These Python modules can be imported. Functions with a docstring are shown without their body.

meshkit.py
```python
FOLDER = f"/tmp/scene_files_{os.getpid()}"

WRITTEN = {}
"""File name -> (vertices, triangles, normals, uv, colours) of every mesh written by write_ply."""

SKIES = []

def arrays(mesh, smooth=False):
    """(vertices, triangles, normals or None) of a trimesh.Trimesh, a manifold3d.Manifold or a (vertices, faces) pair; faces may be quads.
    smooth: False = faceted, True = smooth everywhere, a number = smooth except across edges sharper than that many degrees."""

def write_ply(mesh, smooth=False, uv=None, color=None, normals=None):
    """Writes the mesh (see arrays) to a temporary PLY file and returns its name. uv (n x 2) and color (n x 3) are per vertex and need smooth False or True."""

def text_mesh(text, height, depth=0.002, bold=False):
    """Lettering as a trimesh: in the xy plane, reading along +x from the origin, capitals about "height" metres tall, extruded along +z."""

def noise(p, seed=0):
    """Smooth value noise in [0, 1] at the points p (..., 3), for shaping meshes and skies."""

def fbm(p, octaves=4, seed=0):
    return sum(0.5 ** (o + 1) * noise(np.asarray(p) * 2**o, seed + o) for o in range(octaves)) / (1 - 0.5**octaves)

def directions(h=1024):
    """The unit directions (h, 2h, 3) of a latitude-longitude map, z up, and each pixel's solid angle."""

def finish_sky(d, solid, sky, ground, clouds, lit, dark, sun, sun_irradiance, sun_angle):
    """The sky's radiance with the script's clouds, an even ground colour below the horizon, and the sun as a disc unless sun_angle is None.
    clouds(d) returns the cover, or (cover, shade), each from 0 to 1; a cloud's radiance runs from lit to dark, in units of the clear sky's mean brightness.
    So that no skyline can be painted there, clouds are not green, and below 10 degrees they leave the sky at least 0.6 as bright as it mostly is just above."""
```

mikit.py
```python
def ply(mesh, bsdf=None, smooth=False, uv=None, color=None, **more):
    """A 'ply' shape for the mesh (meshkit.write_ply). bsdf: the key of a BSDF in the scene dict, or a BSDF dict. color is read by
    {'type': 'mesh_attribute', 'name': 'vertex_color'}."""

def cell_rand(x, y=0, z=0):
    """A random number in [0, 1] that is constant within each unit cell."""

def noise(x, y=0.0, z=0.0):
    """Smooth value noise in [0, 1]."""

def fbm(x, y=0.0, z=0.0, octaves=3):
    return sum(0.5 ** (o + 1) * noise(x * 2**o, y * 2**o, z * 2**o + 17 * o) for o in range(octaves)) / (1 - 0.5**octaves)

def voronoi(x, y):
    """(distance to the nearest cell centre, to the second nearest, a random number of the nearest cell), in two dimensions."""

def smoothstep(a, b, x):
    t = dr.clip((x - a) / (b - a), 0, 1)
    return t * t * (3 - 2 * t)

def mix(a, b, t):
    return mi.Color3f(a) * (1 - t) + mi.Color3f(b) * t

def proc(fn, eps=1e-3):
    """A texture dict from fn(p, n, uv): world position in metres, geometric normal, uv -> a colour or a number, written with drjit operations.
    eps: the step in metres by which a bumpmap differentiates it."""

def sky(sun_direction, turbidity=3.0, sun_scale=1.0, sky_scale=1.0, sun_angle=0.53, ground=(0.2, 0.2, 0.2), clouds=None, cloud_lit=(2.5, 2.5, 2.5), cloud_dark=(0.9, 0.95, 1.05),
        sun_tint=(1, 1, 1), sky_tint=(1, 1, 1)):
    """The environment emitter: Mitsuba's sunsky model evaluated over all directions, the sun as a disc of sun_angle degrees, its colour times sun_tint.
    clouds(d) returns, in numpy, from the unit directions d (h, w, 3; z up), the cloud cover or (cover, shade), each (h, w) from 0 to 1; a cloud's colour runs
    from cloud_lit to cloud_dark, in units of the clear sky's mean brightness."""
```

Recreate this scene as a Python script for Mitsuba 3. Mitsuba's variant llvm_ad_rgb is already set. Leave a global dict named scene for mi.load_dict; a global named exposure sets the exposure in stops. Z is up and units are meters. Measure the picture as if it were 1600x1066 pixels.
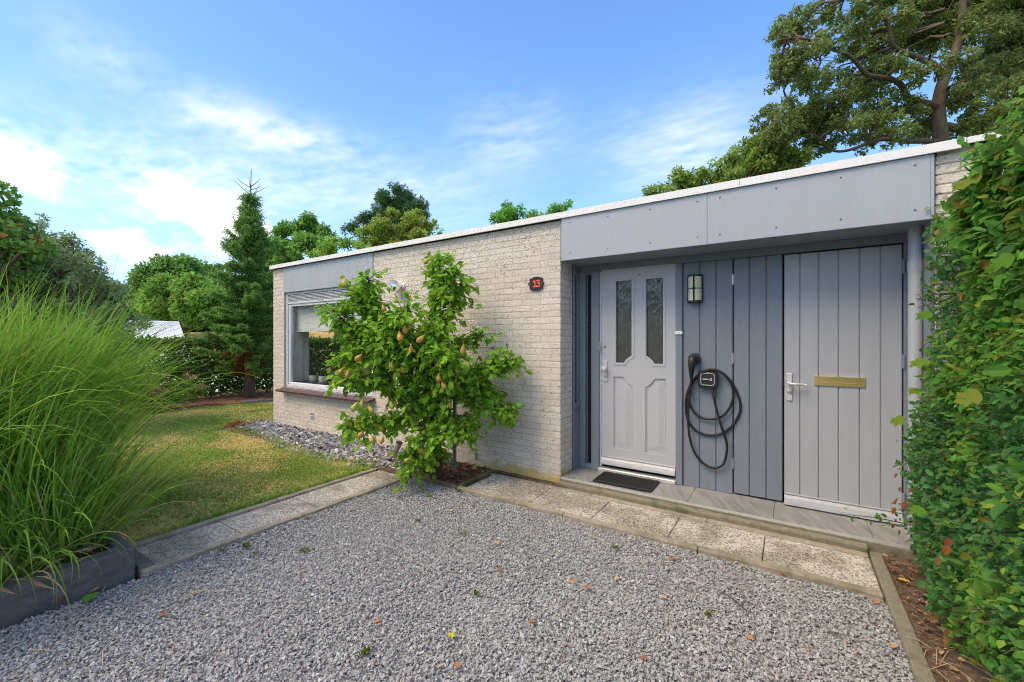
import math, random
import numpy as np, trimesh, shapely, mitsuba as mi, drjit as dr
import mikit, meshkit
from shapely.geometry import Polygon, Point, box as sbox
from mikit import proc, noise, fbm, voronoi, cell_rand, smoothstep, mix
T = mi.ScalarTransform4f

# ---------------------------------------------------------------- camera, sky, exposure
scene, labels = {}, {}
scene['camera'] = {'type': 'perspective', 'fov': 101.2, 'fov_axis': 'x', 'near_clip': 0.05, 'far_clip': 2000.0,
                   'principal_point_offset_y': 0.0028,
                   'to_world': T().look_at(origin=[0, 0, 1.4], target=[-0.5503, 0.8349, 1.4], up=[0, 0, 1])}
SUN = (-0.33, -0.51, 0.80)
exposure = 2.98


def clouds(d):
    az = np.degrees(np.arctan2(d[..., 1], d[..., 0]))
    el = np.degrees(np.arcsin(np.clip(d[..., 2], -1, 1)))
    # flat cloud layer coordinates (height over distance) give streaks that shrink towards the horizon
    k = 1.0 / np.maximum(d[..., 2], 0.06)
    q = np.stack([d[..., 0] * k, d[..., 1] * k, 0 * k], -1)
    streak = meshkit.fbm(q * [0.9, 2.2, 1] + [3.1, 7.7, 0.5], 5, 5)
    fine = meshkit.fbm(q * [7.0, 13.0, 1] + [13.1, 2.7, 1.5], 5, 9)
    big = meshkit.fbm(q * 0.55 + [1.7, 4.2, 2.5], 4, 2)
    puff = .5 * meshkit.fbm(d * [11, 11, 20] + [2.2, 5.1, 1.3], 5, 21) + .5 * meshkit.fbm(d * [38, 38, 62] + [7.2, 1.1, 4.3], 5, 31)

    def lobe(a, e, wa, we):
        da = (az - a + 180) % 360 - 180
        return np.exp(-((da / wa) ** 2 + ((el - e) / we) ** 2))
    thin = 0.34 * lobe(158, 23.8, 7, 2.2) + 0.32 * lobe(150, 23.0, 8, 2.0) + 0.26 * lobe(168, 26, 4, 2.2) + 0.42 * lobe(165, 17.0, 14, 3.6) + 0.28 * lobe(124, 26, 7, 4) + 0.36 * lobe(101, 23, 9, 5) + 0.25 * lobe(140, 19, 14, 4)
    thin = thin * np.clip(4.2 * (0.5 * streak + 0.5 * fine) - 1.3, 0, 1.7)
    thin = thin + 0.05 * lobe(166, 12, 26, 6) + .04 * lobe(130, 12, 40, 8)
    away = np.clip((np.abs((az - 125 + 180) % 360 - 180) - 62) / 30, 0, 1)   # dense bright clouds added outside the frame as neutral fill light
    roof = np.clip((el - 42) / 14, 0, 1)
    field = np.maximum(away, roof) * np.clip((big - 0.34) * 3.4, 0, 1) * np.clip(0.3 + fine, 0, 1)
    heap = 1.0 * lobe(159.5, 14.3, 4.8, 2.5) + 0.95 * lobe(155.5, 11.3, 3.6, 2.8) + 1.0 * lobe(165.5, 9.3, 3.2, 2.4) + 1.0 * lobe(173.5, 14.8, 4.0, 2.4) + 0.6 * lobe(163.5, 15.8, 2.6, 1.5) + 0.5 * lobe(178, 19.6, 3, 1.2)
    heap = np.clip(heap * 1.3, 0, 1.15) * np.clip((heap + 3.0 * (puff - 0.5) - 0.36) * 2.6, 0, 1)
    cover = 1 - (1 - np.clip(thin, 0, 0.75)) * (1 - 0.90 * heap) * (1 - 0.95 * field)
    return np.clip(cover, 0, 1), np.clip(1.6 * (.62 - puff), 0, 1) * 0.9 * heap


scene['sky'] = mikit.sky(SUN, turbidity=3.0, sun_scale=0.34, sky_scale=1.03, sun_angle=34, clouds=clouds, cloud_lit=(1.95, 1.95, 2.0),
                         cloud_dark=(1.5, 1.55, 1.65), sun_tint=(1.0, 0.93, 0.80), sky_tint=(0.82, 0.93, 1.06), ground=(0.22, 0.22, 0.2))

# ---------------------------------------------------------------- helpers


def free(key):
    if key not in scene and key not in labels:
        return key
    n = 1
    while f'{key}_{n:03d}' in scene or f'{key}_{n:03d}' in labels:
        n += 1
    return f'{key}_{n:03d}'


def thing(name, label, cat, group=None, shape=None):
    key = free(name)
    labels[key] = {'label': label, 'category': cat}
    if group:
        labels[key]['group'] = group
    if shape is not None:
        scene[key] = shape
    return key


def struct(name, shape):
    key = free(name)
    scene[key] = shape
    labels[key] = {'kind': 'structure'}
    return key


def stuff(name, label, cat, shape):
    key = free(name)
    scene[key] = shape
    labels[key] = {'kind': 'stuff', 'label': label, 'category': cat}
    return key


_next = {}


def part(parent, name, shape, label=None, kind=None):
    base = f'{parent}__{name}'
    n = _next.get(base, 0)
    _next[base] = n + 1
    key = base if n == 0 else f'{base}_{n:03d}'
    scene[key] = shape
    if label or kind:
        labels[key] = {k: v for k, v in (('label', label), ('kind', kind)) if v}
    return key


P = mikit.ply
cat = trimesh.util.concatenate


def bx(x0, x1, y0, y1, z0, z1, c=0.0):
    x0, x1, y0, y1, z0, z1 = min(x0, x1), max(x0, x1), min(y0, y1), max(y0, y1), min(z0, z1), max(z0, z1)
    if c <= 0:
        m = trimesh.creation.box((x1 - x0, y1 - y0, z1 - z0))
        m.apply_translation(((x0 + x1) / 2, (y0 + y1) / 2, (z0 + z1) / 2))
        return m
    c = min(c, (x1 - x0) * .45, (y1 - y0) * .45, (z1 - z0) * .45)
    p = []
    for X, sx in ((x0, 1), (x1, -1)):
        for Y, sy in ((y0, 1), (y1, -1)):
            for Z, sz in ((z0, 1), (z1, -1)):
                p += [(X, Y + sy * c, Z + sz * c), (X + sx * c, Y, Z + sz * c), (X + sx * c, Y + sy * c, Z)]
    return trimesh.convex.convex_hull(np.array(p))


def tube(path, radii, sides=10, cap=True):
    p = np.asarray(path, float)
    n = len(p)
    r = np.broadcast_to(np.asarray(radii, float), (n,)) if np.ndim(radii) == 0 or len(radii) == n else np.interp(np.linspace(0, 1, n), np.linspace(0, 1, len(radii)), radii)
    t = np.gradient(p, axis=0)
    t /= np.linalg.norm(t, axis=1, keepdims=True) + 1e-12
    a = np.cross(t[0], [0.31, 0.2, 0.93] if abs(t[0][2]) < .9 else [1, 0.1, 0])
    a /= np.linalg.norm(a)
    ang = np.arange(sides) / sides * 2 * np.pi
    v = []
    for i in range(n):
        a = a - t[i] * (a @ t[i])
        a /= np.linalg.norm(a) + 1e-12
        b = np.cross(t[i], a)
        v.append(p[i] + r[i] * (np.cos(ang)[:, None] * a + np.sin(ang)[:, None] * b))
    v = np.concatenate(v)
    f = []
    for i in range(n - 1):
        for k in range(sides):
            k2 = (k + 1) % sides
            f += [(i * sides + k, i * sides + k2, (i + 1) * sides + k2), (i * sides + k, (i + 1) * sides + k2, (i + 1) * sides + k)]
    if cap:
        v = np.vstack([v, p[:1], p[-1:]])
        c0, c1 = len(v) - 2, len(v) - 1
        for k in range(sides):
            k2 = (k + 1) % sides
            f += [(c0, k2, k), (c1, (n - 1) * sides + k, (n - 1) * sides + k2)]
    return trimesh.Trimesh(v, np.array(f), process=False)


def spline(pts, n=60):
    from scipy.interpolate import CubicSpline
    p = np.asarray(pts, float)
    s = np.r_[0, np.cumsum(np.linalg.norm(np.diff(p, axis=0), axis=1))]
    return CubicSpline(s, p)(np.linspace(0, s[-1], n))


def front(poly, yb, depth):
    """A polygon in (X, Z) as a solid whose back is at y = yb and whose front is depth nearer the street."""
    g = [poly] if poly.geom_type == 'Polygon' else list(poly.geoms)
    m = cat([trimesh.creation.extrude_polygon(q, depth, engine='earcut') for q in g])
    v = m.vertices
    m.vertices = np.c_[v[:, 0], yb - v[:, 2], v[:, 1]]
    return m


def lathe(profile, at=(0, 0, 0), axis=None, sections=24):
    m = trimesh.creation.revolve(np.array(profile, float), sections=sections)
    if m.volume < 0:
        m.invert()
    if axis is not None:
        m.apply_transform(trimesh.geometry.align_vectors([0, 0, 1], axis))
    m.apply_translation(at)
    return m


# ---------------------------------------------------------------- materials
def mat(key, base, rough=0.6, bump=None, scale=1.0, two=False, **k):
    d = {'type': 'principled', 'base_color': {'type': 'rgb', 'value': list(base)} if isinstance(base, (tuple, list)) else (base if isinstance(base, dict) else proc(base)),
         'roughness': rough if not callable(rough) else proc(rough), 'specular': k.pop('specular', 0.4), **k}
    if bump is not None:
        d = {'type': 'bumpmap', 'arbitrary': proc(bump, eps=k.pop('eps', 0.0012)) if True else None, 'scale': scale, 'bsdf': d}
    if two:
        d = {'type': 'twosided', 'bsdf': d}
    scene[key] = d
    return key


W0, W1, WY, CH, NB = -7.175, -1.85, 3.66, 2.555 / 41, 24
BL = (W1 - W0) / NB


def run(p, n):
    return dr.select(dr.abs(n.x) > dr.abs(n.y), p.y, p.x)


def brick_col(p, n, uv):
    u = run(p, n)
    row = dr.floor(p.z / CH + 0.02)
    per = cell_rand(row, dr.floor((u - W0) / BL + 0.5 * (row - 2 * dr.floor(row / 2))), 3)
    c = mix((.58, .53, .465), (.635, .585, .52), per)
    pink = smoothstep(.62, .9, cell_rand(row, dr.floor((u - W0) / BL), 8))
    c = mix(c, (.56, .45, .39), .30 * pink)
    c = c * (0.78 + 0.44 * fbm(u * 60, p.z * 75, p.y * 40)) * (.93 + .14 * fbm(u * 1.3, p.z * 1.6, 4.))
    pit = smoothstep(.72, .80, noise(u * 95, p.z * 130, 3.3)) * smoothstep(.35, .6, noise(u * 30, p.z * 30, 8.3))
    c = mix(c, (.13, .10, .08), .8 * pit)
    # yellow-green algae and red-brown spots where the photograph shows them
    g = noise(u * 45, p.z * 60, 5.5) * .5 + noise(u * 11, p.z * 16, 1.5) * .5
    alg = smoothstep(0.40, 0.54, g + .40 * (0.11 - p.z) / 0.11 - .12) * smoothstep(-3.3, -2.5, p.x) * smoothstep(0.0, -1.0, p.x + .9)
    c = mix(c, (.46, .35, .055), .78 * alg)
    spot = smoothstep(.70, .76, noise(u * 8, p.z * 14, 9.1)) * smoothstep(.55, .7, noise(u * 70, p.z * 70, 4.4)) * smoothstep(1.7, 2.1, p.z) * smoothstep(-3.0, -2.5, p.x)
    return mix(c, (.22, .05, .05), .6 * spot)


def brick_bump(p, n, uv):
    u = run(p, n)
    return .0042 * fbm(u * 80, p.z * 120, p.y * 60) - .0030 * smoothstep(.66, .82, noise(u * 95, p.z * 130, 3.3)) - 0.0015 * smoothstep(.5, .62, noise(u * 55, p.z * 120, 7.7))


mat('brick_mat', brick_col, .9, brick_bump, 1.0, specular=.2)
mat('mortar_mat', lambda p, n, uv: mi.Color3f(.47, .42, .345) * (.8 + .4 * noise(p.x * 90 + p.y * 90, p.z * 120)), .95, specular=.1)


def paint(c, amt=.05):
    return lambda p, n, uv: mi.Color3f(*c) * (1 - amt + 2 * amt * fbm(p.x * 3 + p.y * 2, p.z * 2.2, p.y * 3)) * (1 - 1.1 * amt + 2.2 * amt * fbm(p.x * 23, p.z * 1.1, p.y * 23)) * (1 - .5 * amt + amt * noise(p.x * 160, p.z * 9, p.y * 160))


def wood_bump(p, n, uv):
    return .0006 * fbm(p.x * 70, p.z * 3.0, p.y * 70) + .0002 * noise(p.x * 300, p.z * 12, 2.2)


mat('blue_paint', paint((.176, .208, .256)), .42, wood_bump, 1.0)
mat('blue_frame_paint', paint((.185, .213, .26)), .40, wood_bump, 1.0)
mat('fascia_paint', paint((.348, .376, .416), .04), .38)
mat('soffit_paint', paint((.22, .25, .28), .04), .5)
mat('door_paint', paint((.425, .44, .472), .03), .30, wood_bump, .6)
mat('plank_door_paint', paint((.352, .37, .412), .035), .33, wood_bump, 1.0)
mat('trim_metal', lambda p, n, uv: mi.Color3f(.72, .72, .72) * (.975 + .04 * fbm(p.x * 9, p.z * 3., 1.)), .6)
mat('white_frame', (.62, .63, .66), .35)
mat('grey_frame', (.54, .56, .60), .35)
mat('white_plastic', (.78, .78, .76), .4)
mat('white_inside', (.80, .80, .74), .8)
mat('inside_wall', (.70, .70, .63), .9)
mat('inside_floor', (.36, .31, .25), .6)
mat('blind_fabric', lambda p, n, uv: mi.Color3f(.62, .66, .62) * (.72 + .4 * noise(p.x * 6, p.z * 330) * (.5 + noise(p.x * 40, p.z * 120, 3))), .95)
mat('sill_tile', lambda p, n, uv: mi.Color3f(.085, .045, .042) * (.75 + .5 * fbm(p.x * 30, p.y * 40, p.z * 20)), .35)
mat('dark_metal', (.03, .03, .032), .45)
mat('black_plastic', (.018, .018, .02), .42)
mat('black_rubber', (.014, .014, .015), .55)
mat('steel', (.62, .62, .60), .28, metallic=1.0)
mat('screw_mat', (.10, .105, .12), .5)
mat('dull_steel', (.55, .53, .50), .42, metallic=.9)
mat('brushed_alu', (.66, .67, .66), .42, metallic=.5)
mat('brass', (.78, .60, .25), .32, metallic=.9)
mat('chrome', (.80, .79, .76), .12, metallic=1.0)
mat('lamp_glass', lambda p, n, uv: mi.Color3f(.66, .64, .46) * (.85 + .3 * fbm(p.x * 60, p.z * 60)), .3)
mat('orange_red', (.75, .12, .03), .4)
mat('plate_dark', (.022, .013, .012), .25)
mat('pot_glaze', lambda p, n, uv: mi.Color3f(.50, .50, .43) * (.8 + .4 * fbm(p.x * 50, p.y * 50, p.z * 30)), .5)
mat('wicker', (.30, .16, .09), .8)
mat('cardboard', (.20, .16, .11), .8)
mat('hose_green', (.02, .30, .15), .4)
mat('roof_felt', (.06, .06, .06), .9)


def obscure(p, n, uv):
    return .004 * fbm(p.x * 38, p.z * 13, 2.0) + .0016 * noise(p.x * 90, p.z * 34, 7.0)


mat('obscure_glass', (.062, .067, .058), .09, obscure, 1.0, specular=.7)
mat('dark_glass', (.012, .014, .014), .03, specular=.6)
scene['pane_glass'] = {'type': 'thindielectric', 'int_ior': 1.5}


def bark(c):
    return lambda p, n, uv: mi.Color3f(*c) * (.55 + .9 * fbm(p.x * 22 + p.y * 17, p.z * 7, p.y * 22))


mat('bark_mat', bark((.105, .088, .062)), .95, specular=.1)
mat('pear_bark', bark((.085, .066, .05)), .9, specular=.15)
mat('spruce_bark', bark((.20, .075, .03)), .95, specular=.1)
mat('stake_wood', bark((.22, .20, .17)), .9, specular=.1)


def concrete(c, moss):
    def fn(p, n, uv):
        b = mi.Color3f(*c) * (.70 + .6 * fbm(p.x * 35, p.y * 35, p.z * 35)) * (.8 + .4 * noise(p.x * 260, p.y * 260, p.z * 260))
        m = smoothstep(.52, .68, fbm(p.x * 7 + 3, p.y * 7, p.z * 9)) * moss
        return mix(b, (.075, .085, .03), m * (.5 + .5 * noise(p.x * 140, p.y * 140)))
    return fn


def grit(p, n, uv):
    return .0016 * noise(p.x * 320, p.y * 320, p.z * 320) + .002 * fbm(p.x * 60, p.y * 60, p.z * 60)


mat('kerb_concrete', concrete((.29, .26, .205), .45), .9, grit, 1.0, specular=.15)
mat('old_concrete', concrete((.20, .185, .14), .85), .92, grit, 1.0, specular=.1)
mat('bed_concrete', concrete((.17, .15, .10), .9), .92, grit, 1.0, specular=.1)
mat('slate_block', lambda p, n, uv: mi.Color3f(.115, .115, .118) * (.55 + .9 * fbm(p.x * 26, p.y * 26, p.z * 26)) * (.8 + .4 * noise(p.x * 220, p.y * 220, p.z * 220)), .75, grit, .8)


def aggregate(p, n, uv):
    d1, d2, r = voronoi(p.x * 82, p.y * 82)
    stone = mix(mix((.53, .50, .445), (.27, .25, .22), smoothstep(.5, .65, r)), (.66, .63, .57), smoothstep(.80, .9, r))
    big = fbm(p.x * 4.2, p.y * 4.2, 1.1)
    dirt = smoothstep(.48, .66, big)
    gap = smoothstep(.10, .03, d2 - d1)
    c = mix(stone, (.10, .09, .065), gap * .85)
    return mix(c, c * mi.Color3f(.68, .66, .63), dirt)


def aggregate_bump(p, n, uv):
    d1, d2, r = voronoi(p.x * 82, p.y * 82)
    return .0035 * smoothstep(0., .35, d2 - d1)


mat('aggregate_mat', aggregate, .85, aggregate_bump, 1.0, specular=.2)


def tile_col(p, n, uv):
    s = fbm((p.x + .5 * p.y) * 30, (p.y - .4 * p.x) * 5, 1.)
    return mi.Color3f(.215, .215, .215) * (.70 + .6 * s) * (.9 + .2 * fbm(p.x * 6, p.y * 6, 3.))


mat('porch_tile', tile_col, .55, specular=.3)


def soil_col(p, n, uv):
    return mi.Color3f(.115, .083, .06) * (.45 + 1.1 * fbm(p.x * 30, p.y * 30, p.z * 30)) * (.7 + .6 * noise(p.x * 180, p.y * 180))


def soil_bump(p, n, uv):
    return .02 * fbm(p.x * 25, p.y * 25, 1.) + .004 * noise(p.x * 160, p.y * 160)


mat('soil_mat', soil_col, .95, soil_bump, 1.0, specular=.1)
mat('mulch_soil', lambda p, n, uv: mi.Color3f(.16, .085, .055) * (.5 + 1.0 * fbm(p.x * 14, p.y * 14)), .95, soil_bump, 1.0, specular=.1)


def gravel_base(p, n, uv):
    d1, d2, r = voronoi(p.x * 55, p.y * 55)
    return mi.Color3f(.28, .283, .285) * (.5 + r) 


mat('gravel_bed', gravel_base, .9, specular=.15)


def lawn_tone(x, y, nz, ss):
    """0 = green, 1 = straw: the dry patches of the lawn."""
    return ss(.35, .69, .55 * nz(x * .9 + 3.3, y * 1.1, 1.7) + .45 * nz(x * 3.1, y * 3.4 + 9.1, 4.2))


def lawn_col(p, n, uv):
    t = lawn_tone(p.x, p.y, noise, smoothstep)
    c = mix((.15, .23, .042), (.50, .40, .17), t)
    return c * (.55 + .9 * fbm(p.x * 40, p.y * 40, 2.)) * (.8 + .4 * noise(p.x * 170, p.y * 170))


mat('lawn_mat', lawn_col, .95, lambda p, n, uv: .012 * noise(p.x * 120, p.y * 120), 1.0, specular=.05)
mat('verge_mat', lambda p, n, uv: mix((.07, .11, .03), (.25, .20, .08), fbm(p.x * .6, p.y * .6)) * (.6 + .8 * noise(p.x * 30, p.y * 30)), .95, specular=.05)
mat('meadow_mat', lambda p, n, uv: mix((.42, .29, .10), (.24, .21, .07), smoothstep(.4, .7, fbm(p.x * .35, p.y * .35))) * (.6 + .8 * noise(p.x * 9, p.y * 9, p.z * 14)), .95, specular=.05)
mat('pale_paving', lambda p, n, uv: mi.Color3f(.42, .41, .40) * (.8 + .4 * noise(p.x * 9, p.y * 9)), .9)
mat('asphalt_mat', lambda p, n, uv: mi.Color3f(.07, .07, .072) * (.7 + .6 * noise(p.x * 60, p.y * 60)), .9)
VC = {'type': 'mesh_attribute', 'name': 'vertex_color'}
scene['leaf_mat'] = {'type': 'principledthin', 'base_color': VC, 'roughness': .48, 'diff_trans': 1.05, 'eta': 1.4}
scene['blade_mat'] = {'type': 'principledthin', 'base_color': VC, 'roughness': .5, 'diff_trans': .6, 'eta': 1.35}
scene['stone_mat'] = {'type': 'principled', 'base_color': VC, 'roughness': .85, 'specular': .15}
scene['chip_mat'] = {'type': 'twosided', 'bsdf': {'type': 'principled', 'base_color': VC, 'roughness': .8, 'specular': .2}}
mat('pear_skin', lambda p, n, uv: mix(mix((.47, .36, .06), (.44, .22, .055), smoothstep(.42, .62, fbm(p.x * 14, p.y * 14, p.z * 9))), (.34, .38, .06), smoothstep(.5, .7, noise(p.x * 4.3, p.y * 4.3, p.z * 4.3 + 5))) * (.8 + .4 * noise(p.x * 300, p.y * 300, p.z * 300)), .42)

# ---------------------------------------------------------------- foliage tools
OV = np.array([(0, 0, 0), (.33, -.46, .06), (.33, .46, .06), (.36, 0, 0), (.72, -.34, .03), (.72, .34, .03), (.74, 0, -.04), (1, 0, -.12)])
OVF = np.array([(0, 1, 3), (0, 3, 2), (1, 4, 6), (1, 6, 3), (3, 6, 5), (3, 5, 2), (4, 7, 6), (6, 7, 5)])
DI = np.array([(0, 0, 0), (.48, -.5, .07), (.52, .5, .07), (1, 0, -.1)])
DIF = np.array([(0, 1, 3), (0, 3, 2)])
LB = np.array([(0, 0, 0), (.05, -.35, .03), (.30, -.62, .0), (.42, -.34, .02), (.72, -.52, -.04), (.70, -.22, 0), (1, 0, -.12), (.70, .22, 0), (.72, .52, -.04), (.42, .34, .02), (.30, .62, 0), (.05, .35, .03), (.45, 0, -.03)])
LBF = np.array([(12, i, (i + 1) % 12) for i in range(12)])
NE = np.array([(0, -.5, 0), (0, .5, 0), (1, 0, 0)])
NEF = np.array([(0, 2, 1)])
SHAPES = {'ovate': (OV, OVF), 'diamond': (DI, DIF), 'lobed': (LB, LBF), 'needle': (NE, NEF)}


def unit(a):
    return a / (np.linalg.norm(a, axis=-1, keepdims=True) + 1e-9)


def leaf_arrays(pos, axis, nrm, L, Wd, col, kind):
    tv, tf = SHAPES[kind]
    a = unit(np.asarray(axis, float))
    b = unit(np.cross(nrm, a))
    c = np.cross(a, b)
    n = len(pos)
    L = np.broadcast_to(L, n)[:, None, None]
    Wd = np.broadcast_to(Wd, n)[:, None, None]
    v = pos[:, None] + L * tv[None, :, 0:1] * a[:, None] + Wd * tv[None, :, 1:2] * b[:, None] + L * tv[None, :, 2:3] * c[:, None]
    f = tf[None] + (np.arange(n) * len(tv))[:, None, None]
    return v.reshape(-1, 3), f.reshape(-1, 3), np.repeat(np.clip(col, 0.002, .95), len(tv), axis=0)


def merge(parts):
    V, F, C, o = [], [], [], 0
    for v, f, c in parts:
        V.append(v); F.append(f + o); C.append(c); o += len(v)
    return np.concatenate(V), np.concatenate(F), np.concatenate(C)


def leaf_ply(arr, bsdf='leaf_mat'):
    v, f, c = arr
    return P((v, f), bsdf, smooth=False, color=c)


def tint(r, n, base, var=.25, alt=None, p=0.):
    c = np.asarray(base)[None] * (1 + var * (r.random((n, 1)) - .5) * 2) * (1 + .12 * (r.random((n, 3)) - .5))
    if alt is not None:
        pick = r.random(n) < p
        c[pick] = np.asarray(alt)[None] * (.8 + .5 * r.random((pick.sum(), 1)))
    return c


def sphere_pts(r, n):
    return unit(r.normal(size=(n, 3))) * (r.random((n, 1)) ** (1 / 2.2))


def blob_leaves(r, blobs, per_m2, L, base, var=.3, alt=None, p=0., kind='diamond', clump=.46, wind=(0, 0, 0), squash=.85, asp=.6, up=.5):
    """Leaves in small clumps that fill the given blobs (x, y, z, radius), leaving gaps between the clumps."""
    out = []
    for (x, y, z, R) in blobs:
        nc = max(4, int(9 * (R / .35) ** 1.2))
        cen = sphere_pts(r, nc) * [R, R, R * squash] + [x, y, z]
        for c in cen:
            rc = R * clump * r.uniform(.6, 1.25)
            n = max(6, int(per_m2 * rc * rc * 4))
            q = sphere_pts(r, n) * [rc, rc, rc * .75]
            pos = c + q
            ax = unit(q) * .7 + r.normal(size=(n, 3)) * .5 + np.array([0, 0, -.25]) + np.asarray(wind)
            nr = np.array([0, 0, up]) + .5 * unit(q) + r.normal(size=(n, 3)) * .45
            bright = r.uniform(.82, 1.18)
            out.append(leaf_arrays(pos, ax, nr, L * r.uniform(.65, 1.3, n), L * asp * r.uniform(.7, 1.2, n), tint(r, n, np.asarray(base) * bright, var, alt, p), kind))
    return merge(out)


def limb(a, b, r0, r1, r, n=6, wob=.06, sides=6):
    a, b = np.asarray(a, float), np.asarray(b, float)
    t = np.linspace(0, 1, n)[:, None]
    d = np.linalg.norm(b - a)
    p = a + (b - a) * t + r.normal(size=(n, 3)) * wob * d * np.sin(np.pi * t)
    p[:, 2] += .10 * d * np.sin(np.pi * t[:, 0])
    return tube(p, np.linspace(r0, r1, n), sides, cap=False)


def tree(name, label, catname, base, blobs, seed, leaf, L, dens, trunk_r=.16, group=None, fork=.45, bark_key='bark_mat', **kw):
    r = np.random.default_rng(seed)
    k = thing(name, label, catname, group)
    B = np.asarray(blobs, float)
    top = B[:, :3].mean(0)
    base = np.asarray(base, float)
    f = base + (top - base) * [.75, .75, fork]
    part(k, 'trunk', P(limb(base, f, trunk_r, trunk_r * .7, r, 7, .03, 9), bark_key, smooth=True))
    br = [limb(f, b[:3], trunk_r * .5, .02, r, 7, .08, 5) for b in B]
    part(k, 'branch_work', P(cat(br), bark_key, smooth=True), kind='stuff')
    part(k, 'crown', leaf_ply(blob_leaves(r, blobs, dens * 1.9, L, np.minimum(np.asarray(leaf) * 3.1, .5), **kw)), kind='stuff')
    return k


# ================================================================ SETTING
def sheet(x0, x1, y0, y1, z, nx=1, ny=1, fz=None):
    X, Y = np.meshgrid(np.linspace(x0, x1, nx + 1), np.linspace(y0, y1, ny + 1), indexing='ij')
    Z = np.full_like(X, z) if fz is None else fz(X, Y)
    v = np.stack([X, Y, Z], -1).reshape(-1, 3)
    i = np.arange(nx)[:, None] * (ny + 1) + np.arange(ny)[None]
    f = np.stack([i, i + ny + 1, i + ny + 2, i + 1], -1).reshape(-1, 4)
    return v, f


struct('ground', P(sheet(-600, 600, -600, 600, -.09), 'verge_mat'))


def dune(X, Y):
    t = np.clip((-X - 26) / 11, 0, 1)
    t = t * t * (3 - 2 * t)
    e = np.clip((Y + 25) / 10, 0, 1) * np.clip((60 - Y) / 12, 0, 1) * np.clip((X + 119) / 25, 0, 1)
    q = np.stack([X * .12, Y * .12, 0 * X], -1)
    return -.15 + e * t * (1.75 + .6 * meshkit.fbm(q, 3, 4) + .012 * np.clip(-X - 30, 0, 60))


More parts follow.
